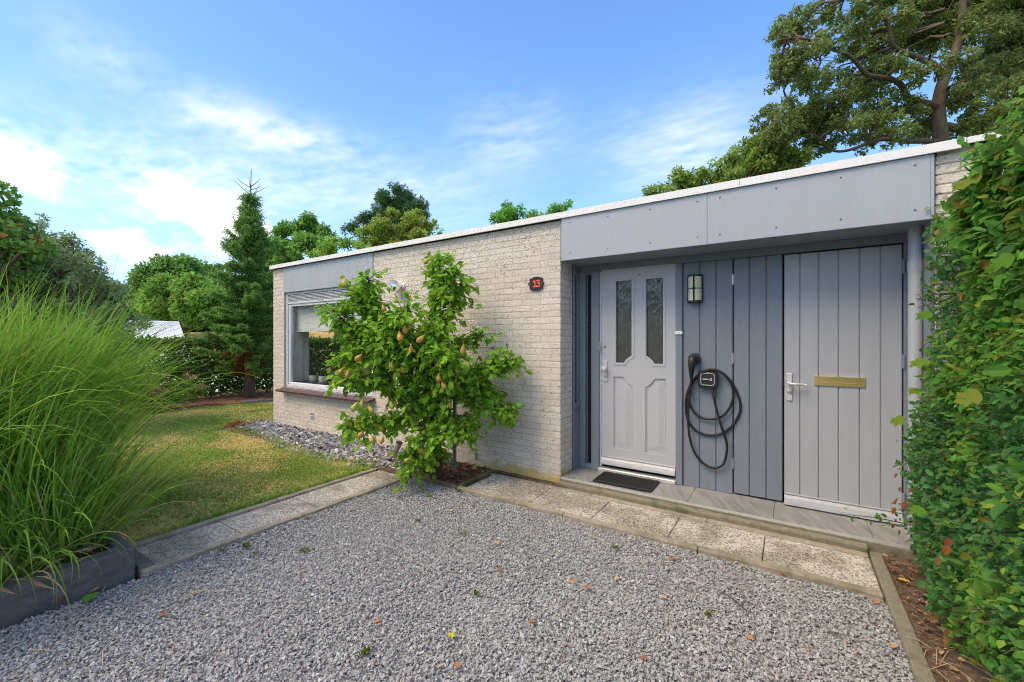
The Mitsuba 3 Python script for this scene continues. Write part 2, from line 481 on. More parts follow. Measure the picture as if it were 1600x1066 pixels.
struct('meadow_hill', P(sheet(-120, -25.5, -26, 61, 0, 60, 50, dune), 'meadow_mat', smooth=True))
struct('paved_lane', P(sheet(-20, -12.6, -60, 60, -.07), 'pale_paving'))
struct('lawn', P(sheet(-10.2, -3.735, .9, 6.6, -.006), 'lawn_mat'))
struct('driveway', P(sheet(-3.24, .45, -6.5, 3.03, -.038), 'gravel_bed'))
struct('street', P(sheet(-60, 60, -13, -6.5, -.06), 'asphalt_mat'))


def bumpy(x0, x1, y0, y1, z, amp, n, seed=1):
    def fz(X, Y):
        return z + amp * (meshkit.fbm(np.stack([X * 3, Y * 3, 0 * X], -1), 3, seed) - .5)
    return sheet(x0, x1, y0, y1, z, n, n, fz)


struct('soil_bed', P(bumpy(.494, 2.6, -4, 3.62, -.02, .06, 60), 'soil_mat', smooth=True))
struct('soil_bed', P(bumpy(-3.24, -2.66, 3.05, 3.66, -.012, .04, 20), 'soil_mat', smooth=True))
struct('soil_bed', P(bumpy(-8.5, -3.36, -4, .88, .09, .06, 40), 'soil_mat', smooth=True))


def bed_edge(v):
    return v


bed = [(-10.4, -1.0), (-10.35, 2.6), (-10.3, 3.7), (-9.9, 4.5), (-9.55, 5.2), (-9.5, 6.6), (-12.6, 6.6), (-12.6, -1.0)]
m = trimesh.creation.extrude_polygon(Polygon(bed), .07, engine='earcut')
m.apply_translation((0, 0, -.06))
struct('planting_bed', P(m, 'mulch_soil'))

struct('concrete_strip', P(bx(-1.84, .434, 3.583, 3.648, -.10, .036, .008), 'old_concrete'))
struct('soil_strip', P(bumpy(-2.60, -1.845, 3.582, 3.67, .006, .03, 16), 'soil_mat', smooth=True))
# ---- paths: slabs and kerb stones, each a piece
k = struct('slab_path', P(sheet(-2.66, .44, 3.02, 3.60, -.055), 'soil_mat'))
rs = random.Random(5)
joints = [.432, -.143, -.72, -1.297, -1.874, -2.455, -2.56]
for a, b in zip(joints[1:], joints[:-1]):
    dz = rs.uniform(-.004, .003)
    part(k, 'slab', P(bx(a + .0025, b - .0025, 3.083, 3.517, -.05, -.006 + dz, .004), 'aggregate_mat'))
k2 = struct('slab_path', P(sheet(-3.735, -3.24, .88, 3.02, -.055), 'soil_mat'))
yj = [.965, 1.47, 2.047, 2.624, 3.01]
for a, b in zip(yj[:-1], yj[1:]):
    part(k2, 'slab', P(bx(-3.677, -3.293, a + .0025, b - .0025, -.05, -.006 + rs.uniform(-.004, .003), .004), 'aggregate_mat'))
part(k2, 'slab', P(bx(-3.66, -3.293, .885, .955, -.05, .012, .005), 'slate_block'))


def kerb_run(owner, pts, horizontal, a0, a1, z1, m='kerb_concrete', w=0):
    for s, e in zip(pts[:-1], pts[1:]):
        z = z1 + rs.uniform(-.003, .003)
        j = rs.uniform(-.002, .002)
        b = bx(s + .0025, e - .0025, a0 + j, a1 + j, -.14, z, .006) if horizontal else bx(a0 + j, a1 + j, s + .0025, e - .0025, -.14, z, .006)
        part(owner, 'kerb_stone', P(b, m))


kb = thing('kerb', 'pale concrete kerb between the grey gravel and the pebble slabs by the doors', 'kerb')
kerb_run(kb, [-2.62, -1.51, -.51, .432], True, 3.02, 3.08, .004)
kb = thing('kerb', 'pale concrete kerb between the pebble slabs and the porch edge', 'kerb')
kerb_run(kb, [-2.60, -1.49, -.53, .432], True, 3.52, 3.58, .002)
kb = thing('kerb', 'long dark mossy concrete kerb between the gravel and the tall hedge', 'kerb')
kerb_run(kb, [-2.6, -1.6, -.6, .4, 1.4, 2.4, 3.6], False, .436, .498, .012, 'old_concrete')
kb = thing('kerb', 'pale concrete kerb between the gravel and the slabs beside the lawn', 'kerb')
kerb_run(kb, [.885, 1.9, 2.96], False, -3.29, -3.232, .003)
kb = thing('kerb', 'thin concrete kerb along the edge of the lawn', 'kerb')
kerb_run(kb, [.93, 1.93, 2.95], False, -3.738, -3.68, .012)
kb = thing('kerb', 'brown mossy kerb in front of the pear tree', 'kerb')
kerb_run(kb, [-3.23, -2.625], True, 3.02, 3.075, .010, 'bed_concrete')
kb = thing('kerb', 'short mossy kerb between the pear tree soil and the pebble slabs', 'kerb')
kerb_run(kb, [3.08, 3.63], False, -2.655, -2.605, .014, 'bed_concrete')
kb = thing('edging_wall', 'low dark grey stone edging in front of the tall grass', 'edging')
for s, e in ((-3.2, -2.12), (-2.12, -1.12), (-1.12, -.12), (-.12, .87)):
    part(kb, 'stone_block', P(bx(-3.385, -3.285, s + .003, e - .003, -.12, .148 + rs.uniform(-.002, .002), .008), 'slate_block'))
for s, e in ((-5.4, -4.4), (-4.4, -3.39)):
    part(kb, 'stone_block', P(bx(s + .003, e - .003, .80, .87, -.1, .146, .008), 'slate_block'))
kb = thing('border_stones', 'grey stone border along the far mulch bed', 'edging')
for i, (a, b) in enumerate(zip([(-9.95, 4.4), (-9.83, 4.62), (-9.72, 4.84), (-9.63, 5.06), (-9.58, 5.3), (-9.55, 5.55), (-9.53, 5.8)], [(-9.84, 4.6), (-9.73, 4.82), (-9.64, 5.04), (-9.59, 5.28), (-9.56, 5.53), (-9.54, 5.78), (-9.52, 6.05)])):
    part(kb, 'stone_block', P(limb((a[0], a[1], .0), (b[0], b[1], .0), .05, .05, np.random.default_rng(i), 3, 0, 6), 'slate_block'))

# ================================================================ HOUSE
H = thing('bungalow', 'low flat roofed bungalow of cream brick with blue grey doors', 'house')
WX0, WX1, WZ0 = W0 + 1.5 * BL, W0 + 11.5 * BL, 10 * CH        # window opening
FZ0 = 2.150
# --- front wall: mortar body
wall = sbox(W0 + .005, 0, W1 - .005, 2.55).difference(sbox(WX0, WZ0 - .0, WX1, 2.6))
wm = [front(wall, WY + .26, .2575)]
wm.append(front(sbox(.775, 0, 2.55, 2.57), WY + .26, .252))
part(H, 'wall', P(cat(wm), 'mortar_mat'))
HW = H + '__wall'
rb = np.random.default_rng(11)
variants = []
for i in range(7):
    m = bx(0, 1, 0, 1, 0, 1)
    c = .012
    pts = []
    for X, sx in ((0, 1), (1, -1)):
        for Y, sy in ((0, 1), (1, -1)):
            for Z, sz in ((0, 1), (1, -1)):
                j = rb.uniform(.3, 1.6, 3)
                pts += [(X + sx * .001 * j[0], Y + sy * .05 * j[0], Z + sz * .07 * j[1]), (X + sx * .018 * j[1], Y + sy * .004 * j[2], Z + sz * .07 * j[2]), (X + sx * .018 * j[2], Y + sy * .05 * j[1], Z + sz * .006 * j[0])]
    m = trimesh.convex.convex_hull(np.array(pts))
    variants.append(m)
vply = [P(m, 'brick_mat') for m in variants]
bricks = []   # (distance, kind of variant, x0, x1, y0, y1, z0, z1)
J = .008


def lay(x0, x1, y0, y1, row):
    z0, z1 = row * CH, (row + 1) * CH - J
    d = math.hypot((x0 + x1) / 2, (y0 + y1) / 2) + .3 * abs((z0 + z1) / 2 - 1.4)
    bricks.append((d, int(rb.integers(7)), x0, x1, y0 + rb.normal() * .0008, y1, z0, z1))


for row in range(41):
    odd = row % 2
    edges = [0] + [e + .5 * odd for e in range(0 if odd else 1, NB + (0 if odd else 0))] + [NB]
    edges = sorted(set(edges))
    zc = (row + .5) * CH
    for a, b in zip(edges[:-1], edges[1:]):
        x0, x1 = W0 + a * BL, W0 + b * BL
        spans = [(x0, x1)]
        if zc > WZ0:
            spans = [(max(x0, s), min(x1, e)) for s, e in ((W0, WX0), (WX1, W1)) if min(x1, e) - max(x0, s) > .03]
        for s, e in spans:
            lastb = abs(e - W1) < 1e-6
            firstb = abs(s - W0) < 1e-6
            dep = (.21 if odd else .10) if (lastb or firstb) else .06
            lay(s + (0 if firstb else J / 2), e - (0 if lastb else J / 2), WY, WY + dep, row)
    # the return of the wall beside the front door
    y = WY + (.21 if odd else .10)
    lay(W1 - .06, W1, y + J, WY + .262, row)
    # the pier right of the doors
    x = .765 if not odd else .765 - .11
    while x < 1.75:
        a, b = max(x, .765), x + BL
        if b - a > .03:
            lay(a + (0 if x < .77 else J / 2), b - J / 2, WY, WY + .09, row)
        x += BL
bricks.sort(key=lambda b: b[0])
rest = []
for i, (d, vi, x0, x1, y0, y1, z0, z1) in enumerate(bricks):
    M = T().translate([x0, y0, z0]).scale([x1 - x0, y1 - y0, z1 - z0])
    if i < 300:
        part(HW, 'brick', {**vply[vi], 'to_world': M})
    else:
        mm = variants[vi].copy()
        mm.vertices = mm.vertices * [x1 - x0, y1 - y0, z1 - z0] + [x0, y0, z0]
        rest.append(mm)
part(HW, 'brickwork', P(cat(rest), 'brick_mat'), kind='stuff')
# --- the other walls, floor and roof
sw = sbox(WY + .27, 0, 11.5, 2.55).difference(sbox(4.12, .62, 6.4, 2.12))
m = trimesh.creation.extrude_polygon(sw, .27, engine='earcut')
v = m.vertices
m.vertices = np.c_[W0 + v[:, 2], v[:, 0], v[:, 1]]
part(H, 'side_wall', P(cat([m, bx(W0 + .28, 2.5, 11.2, 11.5, 0, 2.55), bx(2.2, 2.5, WY + .27, 11.19, 0, 2.55)]), 'brick_mat'))
part(H, 'room_wall', P(cat([bx(-3.3, -3.2, WY + .27, 9, .05, 2.4), bx(-6.9, -3.31, 8.0, 8.1, .05, 2.4), bx(-1.75, .74, 4.55, 4.65, .0, 2.4)]), 'inside_wall'))
part(H, 'plaster', P(cat([front(sbox(W0 + .275, .06, -3.31, 2.4).difference(sbox(WX0, WZ0, WX1, 2.2)), WY + .275, .012),
                          bx(W0 + .272, W0 + .284, WY + .28, 4.11, .06, 2.4)]), 'white_inside'))
part(H, 'floor', P(bx(W0 + .28, -3.2, WY + .27, 8, 0, .06), 'inside_floor'))
part(H, 'roof', P(cat([bx(W0 + .01, 2.5, WY + .01, 11.5, 2.552, 2.594), bx(W0 + .28, -3.2, WY + .28, 8, 2.40, 2.45)]), 'roof_felt'))
for a, b, z0, z1 in ((W0 - .02, -2.60, 2.555, 2.612), (-2.60, -.315, 2.555, 2.612), (-.315, .888, 2.555, 2.612), (.892, 2.62, 2.575, 2.611)):
    m = cat([bx(a + .0015, b - .0015, WY - .055, WY - .038, z0, z1), bx(a + .0015, b - .0015, WY - .037, WY + .14, z1 - .012, z1 - .001)])
    part(H, 'roof_trim', P(m, 'trim_metal'))
part(H, 'roof_trim', P(bx(W0 - .02, W0 - .005, WY - .03, 11.5, 2.555, 2.612, .002), 'trim_metal'))
part(H, 'vent_box', P(bx(.985, 1.05, WY - .03, WY + .01, 2.45, 2.53, .006), 'white_plastic'))


def screws(owner, pts, y):
    for x, z in pts:
        part(owner, 'screw', P(lathe([(0, .0025), (.006, .0018), (.0075, 0)], (x, y, z), (0, -1, 0), 8), 'screw_mat', smooth=True))


# --- fascia panels
fp = part(H, 'window_panel', P(bx(WX0 + .002, WX1 - .004, WY - .010, WY + .03, FZ0, 2.553, .002), 'fascia_paint'))
screws(fp, [(x, z) for x in (-6.7, -6.05, -5.4, -4.75) for z in (2.20, 2.50)], WY - .010)
for a, b in ((-1.822, -.543), (-.541, .735)):
    fp = part(H, 'fascia_panel', P(bx(a, b, WY - .036, WY - .018, 2.149, 2.553, .0015), 'fascia_paint'))
    n = 4
    screws(fp, [(a + .09 + i * (b - a - .16) / 3, z) for i in range(4) for z in (2.215, 2.50)], WY - .036)
part(H, 'fascia_return', P(bx(.736, .752, WY - .034, WY + .02, 2.151, 2.552, .001), 'fascia_paint'))
part(H, 'soffit', P(bx(W1 + .002, .76, WY - .016, 4.12, 2.158, 2.174), 'soffit_paint'))
part(H, 'fascia_backing', P(bx(W1 + .004, .76, WY - .017, WY + .02, 2.176, 2.55), 'soffit_paint'))

# --- big window at the left
W = part(H, 'window', P(cat([bx(WX0 + .002, WX0 + .055, WY + .03, WY + .11, WZ0 + .002, FZ0 - .002, .004), bx(WX1 - .055, WX1 - .002, WY + .03, WY + .11, WZ0 + .002, FZ0 - .002, .004),
                             bx(WX0 + .056, WX1 - .056, WY + .03, WY + .11, WZ0 + .002, WZ0 + .05, .004), bx(WX0 + .056, WX1 - .056, WY + .025, WY + .11, 2.112, FZ0 - .002, .004),
                             bx(WX0 + .056, WX1 - .056, WY + .035, WY + .11, 1.962, 2.0, .004)]), 'grey_frame'))
ix0, ix1, iz0, iz1 = WX0 + .057, WX1 - .057, WZ0 + .051, 1.961
part(W, 'sash', P(cat([bx(ix0, ix0 + .045, WY + .05, WY + .10, iz0, iz1, .005), bx(ix1 - .045, ix1, WY + .05, WY + .10, iz0, iz1, .005), bx(ix0 + .046, ix1 - .046, WY + .05, WY + .10, iz0, iz0 + .03, .005),
                        bx(ix0 + .046, ix1 - .046, WY + .05, WY + .10, iz1 - .035, iz1, .005)]), 'white_frame'))
for i in range(5):
    z = 2.004 + i * .0215
    part(W, 'louvre_slat', P(trimesh.convex.convex_hull(np.array([(x, y, zz) for x in (WX0 + .058, WX1 - .058) for y, zz in ((WY + .030, z), (WY + .030, z + .008), (WY + .062, z + .0165), (WY + .062, z + .0195))])), 'grey_frame'))
part(W, 'louvre_back', P(bx(WX0 + .057, WX1 - .057, WY + .066, WY + .10, 2.001, 2.111), 'grey_frame'))
part(W, 'pane', P(([(ix0 + .04, WY + .075, iz0 + .025), (ix1 - .04, WY + .075, iz0 + .025), (ix1 - .04, WY + .075, iz1 - .03), (ix0 + .04, WY + .075, iz1 - .03)], [(0, 1, 2, 3)]), 'pane_glass'))
part(W, 'blind', P(cat([bx(ix0 + .02, ix1 - .02, WY + .17, WY + .173, 1.535, 2.05), bx(ix0 + .02, ix1 - .02, WY + .165, WY + .178, 1.515, 1.534, .003)]), 'blind_fabric'))
sp = [(WY + .028, WZ0 + .004), (WY + .028, WZ0 - .022), (WY - .115, WZ0 - .062), (WY - .118, WZ0 - .038)]
for a, b in zip(np.linspace(-6.885, -4.585, 9)[:-1], np.linspace(-6.885, -4.585, 9)[1:]):
    part(W, 'sill_tile', P(trimesh.convex.convex_hull(np.array([(x, y, z) for x in (a + .001, b - .001) for y, z in sp])), 'sill_tile'))
part(W, 'inner_sill', P(bx(WX0 - .03, WX1 + .03, WY + .112, WY + .42, .66, .700, .005), 'dark_metal'))
part(W, 'lining', P(cat([bx(WX0 + .001, WX0 + .014, WY + .112, WY + .30, .701, 2.14), bx(WX1 - .014, WX1 - .001, WY + .112, WY + .30, .701, 2.14)]), 'white_inside'))
SW = part(H, 'side_window', P(cat([bx(W0 + .10, W0 + .17, 4.122, 4.19, .625, 2.115, .004), bx(W0 + .10, W0 + .17, 6.33, 6.398, .625, 2.115, .004), bx(W0 + .10, W0 + .17, 4.191, 6.329, .625, .69, .004), bx(W0 + .10, W0 + .17, 4.191, 6.329, 2.05, 2.115, .004)]), 'white_frame'))
part(SW, 'pane', P(([(W0 + .135, 4.18, .68), (W0 + .135, 6.34, .68), (W0 + .135, 6.34, 2.06), (W0 + .135, 4.18, 2.06)], [(0, 1, 2, 3)]), 'pane_glass'))
part(SW, 'inner_sill', P(bx(W0 + .172, W0 + .40, 4.13, 6.39, .672, .700, .004), 'white_frame'))
# --- air brick
vb = part(H, 'vent_grille', P(bx(-6.075, -5.99, WY - .010, WY + .02, .19, .295, .003), 'grey_frame'))
for x in (-6.052, -6.013):
    for z in (.217, .268):
        part(vb, 'opening', P(bx(x - .014, x + .014, WY - .0125, WY - .005, z - .019, z + .019), 'soffit_paint'))

# --- porch
po = struct('porch', P(bx(W1 + .002, .76, WY - .008, 4.14, -.08, .052, .006), 'old_concrete'))
for a, b in zip([W1 + .004, -1.30, -.70, -.10, .47], [-1.30, -.70, -.10, .47, .755]):
    part(po, 'floor_tile', P(bx(a + .0015, b - .0015, WY + .0, 4.10, .053, .068, .001), 'porch_tile'))
part(po, 'edge_strip', P(bx(W1 + .005, .755, WY - .004, WY - .001, .040, .0685), 'brushed_alu'))

DY = 4.06
# --- timber frame round the doors
fr = part(H, 'door_frame', P(cat([bx(W1 + .006, .745, DY - .01, DY + .09, 2.092, 2.157, .003), bx(-1.828, -1.757, DY - .02, DY + .08, .069, 2.091, .004), bx(-1.688, -1.604, DY - .035, DY + .08, .069, 2.091, .004),
                                  bx(-.868, -.812, DY - .02, DY + .08, .069, 2.091, .004), bx(.684, .745, DY - .01, DY + .08, .069, 2.091, .004), bx(-1.757, -1.688, DY - .012, DY + .06, .069, .115, .003), bx(-1.757, -1.688, DY - .012, DY + .06, 2.06, 2.091, .003)]), 'blue_frame_paint'))
part(fr, 'sidelight', P(bx(-1.756, -1.689, DY + .03, DY + .04, .116, 2.059), 'dark_glass'))
part(fr, 'sidelight_bead', P(cat([bx(-1.751, -1.745, DY + .005, DY + .029, .116, 2.058), bx(-1.70, -1.694, DY + .005, DY + .029, .116, 2.058)]), 'blue_frame_paint'))
# side panel between the brick return and the frame (a narrow window over a board)
x = W1 + .012
pnl = part(H, 'side_panel', P(cat([bx(x - .012, x + .008, WY + .266, WY + .297, .069, 2.157, .003), bx(x - .012, x + .012, 4.005, 4.038, .069, 2.157, .003), bx(x - .012, x + .03, WY + .266, 4.037, .70, .742, .004), bx(x - .012, x, WY + .297, 4.005, .069, .70), bx(x - .012, x + .012, WY + .297, 4.005, .069, .14, .003), bx(x - .012, x + .01, WY + .297, 4.005, 2.06, 2.157, .003)]), 'blue_frame_paint'))
part(pnl, 'pane', P(bx(x - .010, x - .004, WY + .298, 4.004, .743, 2.059), 'dark_glass'))

# --- front door with two glazed lights
D = part(H, 'front_door', None or P(bx(0, 0.001, 0, .001, 0, .001), 'door_paint'))
lx0, lx1, lz0, lz1 = -1.588, -.872, .135, 2.083
C = (-1.2095, 1.085)
disc = Point(C).buffer(.157, 32)
g1 = sbox(-1.447, 1.155, -1.268, 1.985).difference(disc)
g2 = sbox(-1.151, 1.155, -.972, 1.985).difference(disc)
p1 = sbox(-1.462, .318, -1.272, 1.027).difference(disc)
p2 = sbox(-1.147, .318, -.957, 1.027).difference(disc)
leaf = sbox(lx0, lz0, lx1, lz1)
for q in (g1, g2, p1, p2):
    leaf = leaf.difference(q)
scene[D] = P(front(leaf, DY + .04, .043), 'door_paint')
for i, q in enumerate((g1, g2)):
    ring = q.buffer(.012, join_style=2).difference(q.buffer(-.006, join_style=2))
    part(D, 'glazing_bead', P(cat([front(ring, DY + .0, .009), front(q.buffer(.003).difference(q.buffer(-.012, join_style=2)), DY + .004, .009)]), 'door_paint'))
    part(D, 'glass', P(front(q.buffer(-.004), DY + .022, .006), 'obscure_glass'))
for q in (p1, p2):
    inner = q.buffer(-.052, join_style=2)
    e = [front(q.buffer(.004), DY + .03, .020), front(q.buffer(-.008, join_style=2).difference(q.buffer(-.017, join_style=2)), DY + .012, .006)]
    # sloping border of the raised field
    a, b = q.buffer(-.018, join_style=2), sbox(*inner.bounds)
    for s in np.linspace(0, 1, 7)[:-1]:
        e.append(front(q.buffer(-.018 - .030 * s, join_style=2), DY + .0105 - .0012 * 6 * s, .0012))
    e.append(front(inner.buffer(-.004, join_style=2), DY + .0035, .0035))
    part(D, 'door_panel', P(cat(e), 'door_paint'))
part(D, 'weather_bar', P(trimesh.convex.convex_hull(np.array([(x, DY + y, z) for x in (lx0 + .002, lx1 - .002) for y, z in ((.0, .142), (.0, .212), (-.012, .208), (-.022, .19), (-.030, .165), (-.032, .148))])), 'door_paint'))
part(D, 'weather_moulding', P(cat([bx(lx0 + .002, lx1 - .002, DY - .010, DY - .002, .214, .228, .003)]), 'door_paint'))
part(D, 'threshold', P(bx(-1.612, -.868, DY - .045, DY + .05, .07, .106, .004), 'brushed_alu'))
part(D, 'weather_strip', P(cat([bx(-1.603, -1.590, DY - .012, DY + .03, .11, 2.086, .002), bx(-1.589, -.869, DY - .010, DY + .03, 2.0845, 2.0915, .001)]), 'white_frame'))


def handle_plate(owner, xc, z0, z1, w=.042):
    part(owner, 'handle_plate', P(bx(xc - w / 2, xc + w / 2, DY - .014, DY - .002, z0, z1, .005), 'brushed_alu'))


handle_plate(D, -1.545, .972, 1.190, .046)
part(D, 'knob', P(lathe([(0, .05), (.02, .047), (.028, .038), (.028, .03), (.013, .02), (.012, 0)], (-1.545, DY - .012, 1.105), (0, -1, 0), 24), 'brushed_alu', smooth=40))
part(D, 'lock', P(cat([lathe([(0, .012), (.012, .011), (.015, 0)], (-1.545, DY - .013, 1.03), (0, -1, 0), 20)]), 'dull_steel', smooth=40))
part(D, 'peephole', P(lathe([(0, .004), (.006, .004), (.008, 0)], (-1.21, DY - .002, 2.02), (0, -1, 0), 12), 'dark_metal', smooth=40))
for z in (1.32,):
    part(D, 'door_stud', P(lathe([(0, .006), (.008, .005), (.010, 0)], (-1.553, DY - .002, z), (0, -1, 0), 12), 'dark_metal', smooth=40))
    part(D, 'hinge', P(cat([bx(-1.606, -1.590, DY - .040, DY - .03, 1.28, 1.37, .002), tube([(-1.60, DY - .042, 1.285), (-1.60, DY - .042, 1.365)], .006, 8)]), 'dull_steel'))


# --- planked panels
def planks(owner, edges, z0, z1, y, m, gap=.006):
    for i, (a, b) in enumerate(zip(edges[:-1], edges[1:])):
        c = .0045
        part(owner, 'plank', P(bx(a + gap / 2, b - gap / 2, y, y + .02, z0, z1, c), m))


S = part(H, 'plank_panel', P(bx(-.811, -.403, DY + .012, DY + .04, .07, 2.088), 'blue_paint'))
planks(S, [-.809, -.668, -.535, -.405], .068, 2.09, DY, 'blue_paint')
S = part(H, 'cupboard_door', P(bx(-.395, -.046, DY + .010, DY + .04, .086, 2.086), 'blue_paint'))
planks(S, [-.398, -.279, -.158, -.044], .082, 2.088, DY - .004, 'blue_paint')
for z in (1.91, 1.235, .336):
    part(S, 'hinge', P(cat([bx(-.412, -.392, DY - .009, DY - .005, z - .045, z + .045, .001), tube([(-.402, DY - .011, z - .045), (-.402, DY - .011, z + .045)], .0055, 8)]), 'dull_steel'))
part(S, 'catch', P(bx(-.052, -.038, DY - .016, DY - .004, 1.01, 1.06, .003), 'dark_metal'))
G = part(H, 'plank_door', P(bx(-.033, .676, DY + .004, DY + .03, .078, 2.078), 'plank_door_paint'))
planks(G, [-.035, .072, .192, .315, .440, .560, .678], .076, 2.080, DY - .010, 'plank_door_paint', .005)
part(G, 'weather_bar', P(trimesh.convex.convex_hull(np.array([(x, DY - .011 + y, z) for x in (-.034, .677) for y, z in ((.0, .074), (.0, .150), (-.010, .148), (-.026, .128), (-.036, .10), (-.040, .080))])), 'plank_door_paint'))
part(G, 'weather_moulding', P(bx(-.034, .677, DY - .021, DY - .011, .153, .164, .003), 'plank_door_paint'))
part(G, 'handle_plate', P(bx(-.019, .022, DY - .022, DY - .010, .905, 1.128, .005), 'brushed_alu'))
part(G, 'lever', P(cat([tube(spline([(.002, DY - .022, 1.045), (.002, DY - .055, 1.045), (.012, DY - .066, 1.045), (.06, DY - .068, 1.044), (.115, DY - .062, 1.040)], 24), [.012, .011, .010, .010, .008], 12)]), 'brushed_alu', smooth=60))
part(G, 'lock', P(lathe([(0, .012), (.011, .011), (.016, .004), (.017, 0)], (.002, DY - .021, .975), (0, -1, 0), 20), 'dull_steel', smooth=40))
lp = part(G, 'letter_plate', P(front(sbox(.163, 1.040, .470, 1.112).difference(sbox(.190, 1.058, .443, 1.096)), DY - .0105, .010), 'brass'))
part(lp, 'flap', P(cat([front(sbox(.191, 1.059, .442, 1.095), DY - .0105, .006), bx(.191, .442, DY - .021, DY - .014, 1.059, 1.066, .002)]), 'brass'))
for z in (1.92, 1.24, .25):
    part(G, 'hinge', P(cat([bx(.672, .694, DY - .016, DY - .011, z - .05, z + .05, .001), tube([(.683, DY - .018, z - .05), (.683, DY - .018, z + .05)], .0065, 8)]), 'blue_frame_paint'))
part(H, 'reveal', P(bx(.746, .772, WY + .012, DY + .05, .0, 2.157), 'blue_frame_paint'))

# --- rain pipe
rp = thing('drainpipe', 'round blue grey rain pipe beside the plank door', 'pipe')
part(rp, 'pipe', P(tube([(.708, 3.86, z) for z in (-.02, .5, 1.0, 1.5, 2.157)], .036, 24), 'fascia_paint', smooth=60))
for z in (.58, 1.89):
    part(rp, 'collar', P(tube([(.708, 3.86, z - .035), (.708, 3.86, z + .035)], .0395, 24), 'fascia_paint', smooth=60))

# ================================================================ THINGS ON THE WALL
# house number sign
hn = thing('number_sign', 'dark oval house number sign with orange red digits on the brick wall', 'sign')
pl = sbox(-2.180, 1.906, -2.052, 2.002).buffer(.008).union(sbox(-2.150, 1.892, -2.085, 2.016).buffer(.004))
for xx in (-2.187, -2.045):
    pl = pl.union(Point(xx, 1.954).buffer(.016))
part(hn, 'plate', P(front(pl.buffer(.006).buffer(-.004), WY - .004, .012), 'plate_dark'))
for ch, xo in (('1', -2.150), ('3', -2.112)):
    t = meshkit.text_mesh(ch, .066, .004, bold=True)
    v = t.vertices
    t.vertices = np.c_[v[:, 0] - v[:, 0].min() + xo, WY - .0162 - v[:, 2], v[:, 1] + 1.921]
    part(hn, 'digit', P(t, 'orange_red'))
screws(hn, [(-2.180, 1.955), (-2.055, 1.955)], WY - .016)
# wall lamp
wl = thing('wall_lamp', 'half round wall lamp with four cream glass panes in a dark frame', 'lamp')
lc, lr, z0, z1 = -.703, .060, 1.728, 1.972
part(wl, 'back_plate', P(bx(lc - .066, lc + .066, DY - .022, DY - .002, z0 - .002, z1 + .002, .004), 'dark_metal'))


def arc(r, n=14, a0=0., a1=math.pi):
    return [(lc + r * math.cos(t), DY - .022 - .95 * r * math.sin(t)) for t in np.linspace(a0, a1, n)]


for za, zb in ((z0 + .016, (z0 + z1) / 2 - .003), ((z0 + z1) / 2 + .003, z1 - .016)):
    for a0, a1 in ((.04, math.pi / 2 - .05), (math.pi / 2 + .05, math.pi - .04)):
        q = Polygon(arc(lr - .004, 10, a0, a1) + arc(lr - .008, 10, a0, a1)[::-1])
        m = trimesh.creation.extrude_polygon(q, zb - za, engine='earcut')
        m.apply_translation((0, 0, za))
        part(wl, 'pane', P(m, 'lamp_glass', smooth=30))
fm = []
for za, zb in ((z0, z0 + .016), (z1 - .016, z1)):
    m = trimesh.creation.extrude_polygon(Polygon(arc(lr)), zb - za, engine='earcut')
    m.apply_translation((0, 0, za))
    fm.append(m)
zm = (z0 + z1) / 2
for aa in (math.pi / 2 - .075, math.pi / 2 + .075):
    fm.append(tube([(lc + lr * math.cos(aa), DY - .022 - .95 * lr * math.sin(aa), z) for z in (z0 + .01, z1 - .01)], .0028, 6))
fm.append(tube([(a, b, zm) for a, b in arc(lr)], .003, 6))
fm.append(tube([(lc + .012 * math.cos(t), DY - .022 - .95 * lr - .001, zm + .014 * math.sin(t)) for t in np.linspace(0, 2 * math.pi, 17)], .0026, 6))
for sx in (-1, 1):
    fm.append(bx(lc + sx * (lr - .003) - .004, lc + sx * (lr - .003) + .004, DY - .03, DY - .021, z0, z1))
part(wl, 'frame', P(cat(fm), 'dark_metal'))
# doorbell
db = thing('doorbell', 'small white oblong doorbell on the post right of the front door', 'doorbell')
cap = Point(-.858, 1.459).buffer(.015).union(Point(-.822, 1.459).buffer(.015)).convex_hull
part(db, 'plate', P(front(cap, DY - .0205, .012), 'white_plastic'))
part(db, 'button', P(front(Point(-.84, 1.459).buffer(.008), DY - .0325, .003), 'white_frame'))
# car charger
ch = thing('car_charger', 'black wall mounted car charging box with a pale ring on the blue planks', 'charger')
bc, bz, s = -.594, 1.048, .078
sq = sbox(bc - s, bz - s, bc + s, bz + s).buffer(-.03).buffer(.03)
part(ch, 'housing', P(cat([front(sq, DY - .001, .055), front(sq.buffer(-.006), DY - .056, .006), front(sq.buffer(-.013), DY - .062, .004)]), 'black_plastic', smooth=25))
rg = sbox(bc - .055, bz - .05, bc + .055, bz + .055).buffer(-.022).buffer(.022)
part(ch, 'ring', P(front(rg.difference(rg.buffer(-.0035)), DY - .0662, .0012), 'white_frame'))
part(ch, 'face', P(front(rg.buffer(-.004), DY - .0662, .0006), 'black_plastic'))
t = meshkit.text_mesh('wallbox', .0115, .0008, bold=True)
v = t.vertices
t.vertices = np.c_[v[:, 0] - v[:, 0].min() + bc - .041, DY - .0670 - v[:, 2], v[:, 1] + bz - .003]
part(ch, 'lettering', P(t, 'white_plastic'))
part(ch, 'mark', P(cat([front(Point(bc + .030, bz + .008).buffer(.006), DY - .067, .0008), front(sbox(bc + .026, bz - .011, bc + .034, bz - .001), DY - .067, .0008)]), 'white_plastic'))
part(ch, 'status_light', P(front(sbox(bc - .012, bz + .058, bc + .012, bz + .061), DY - .0662, .001), 'white_frame'))
yc = DY - .030
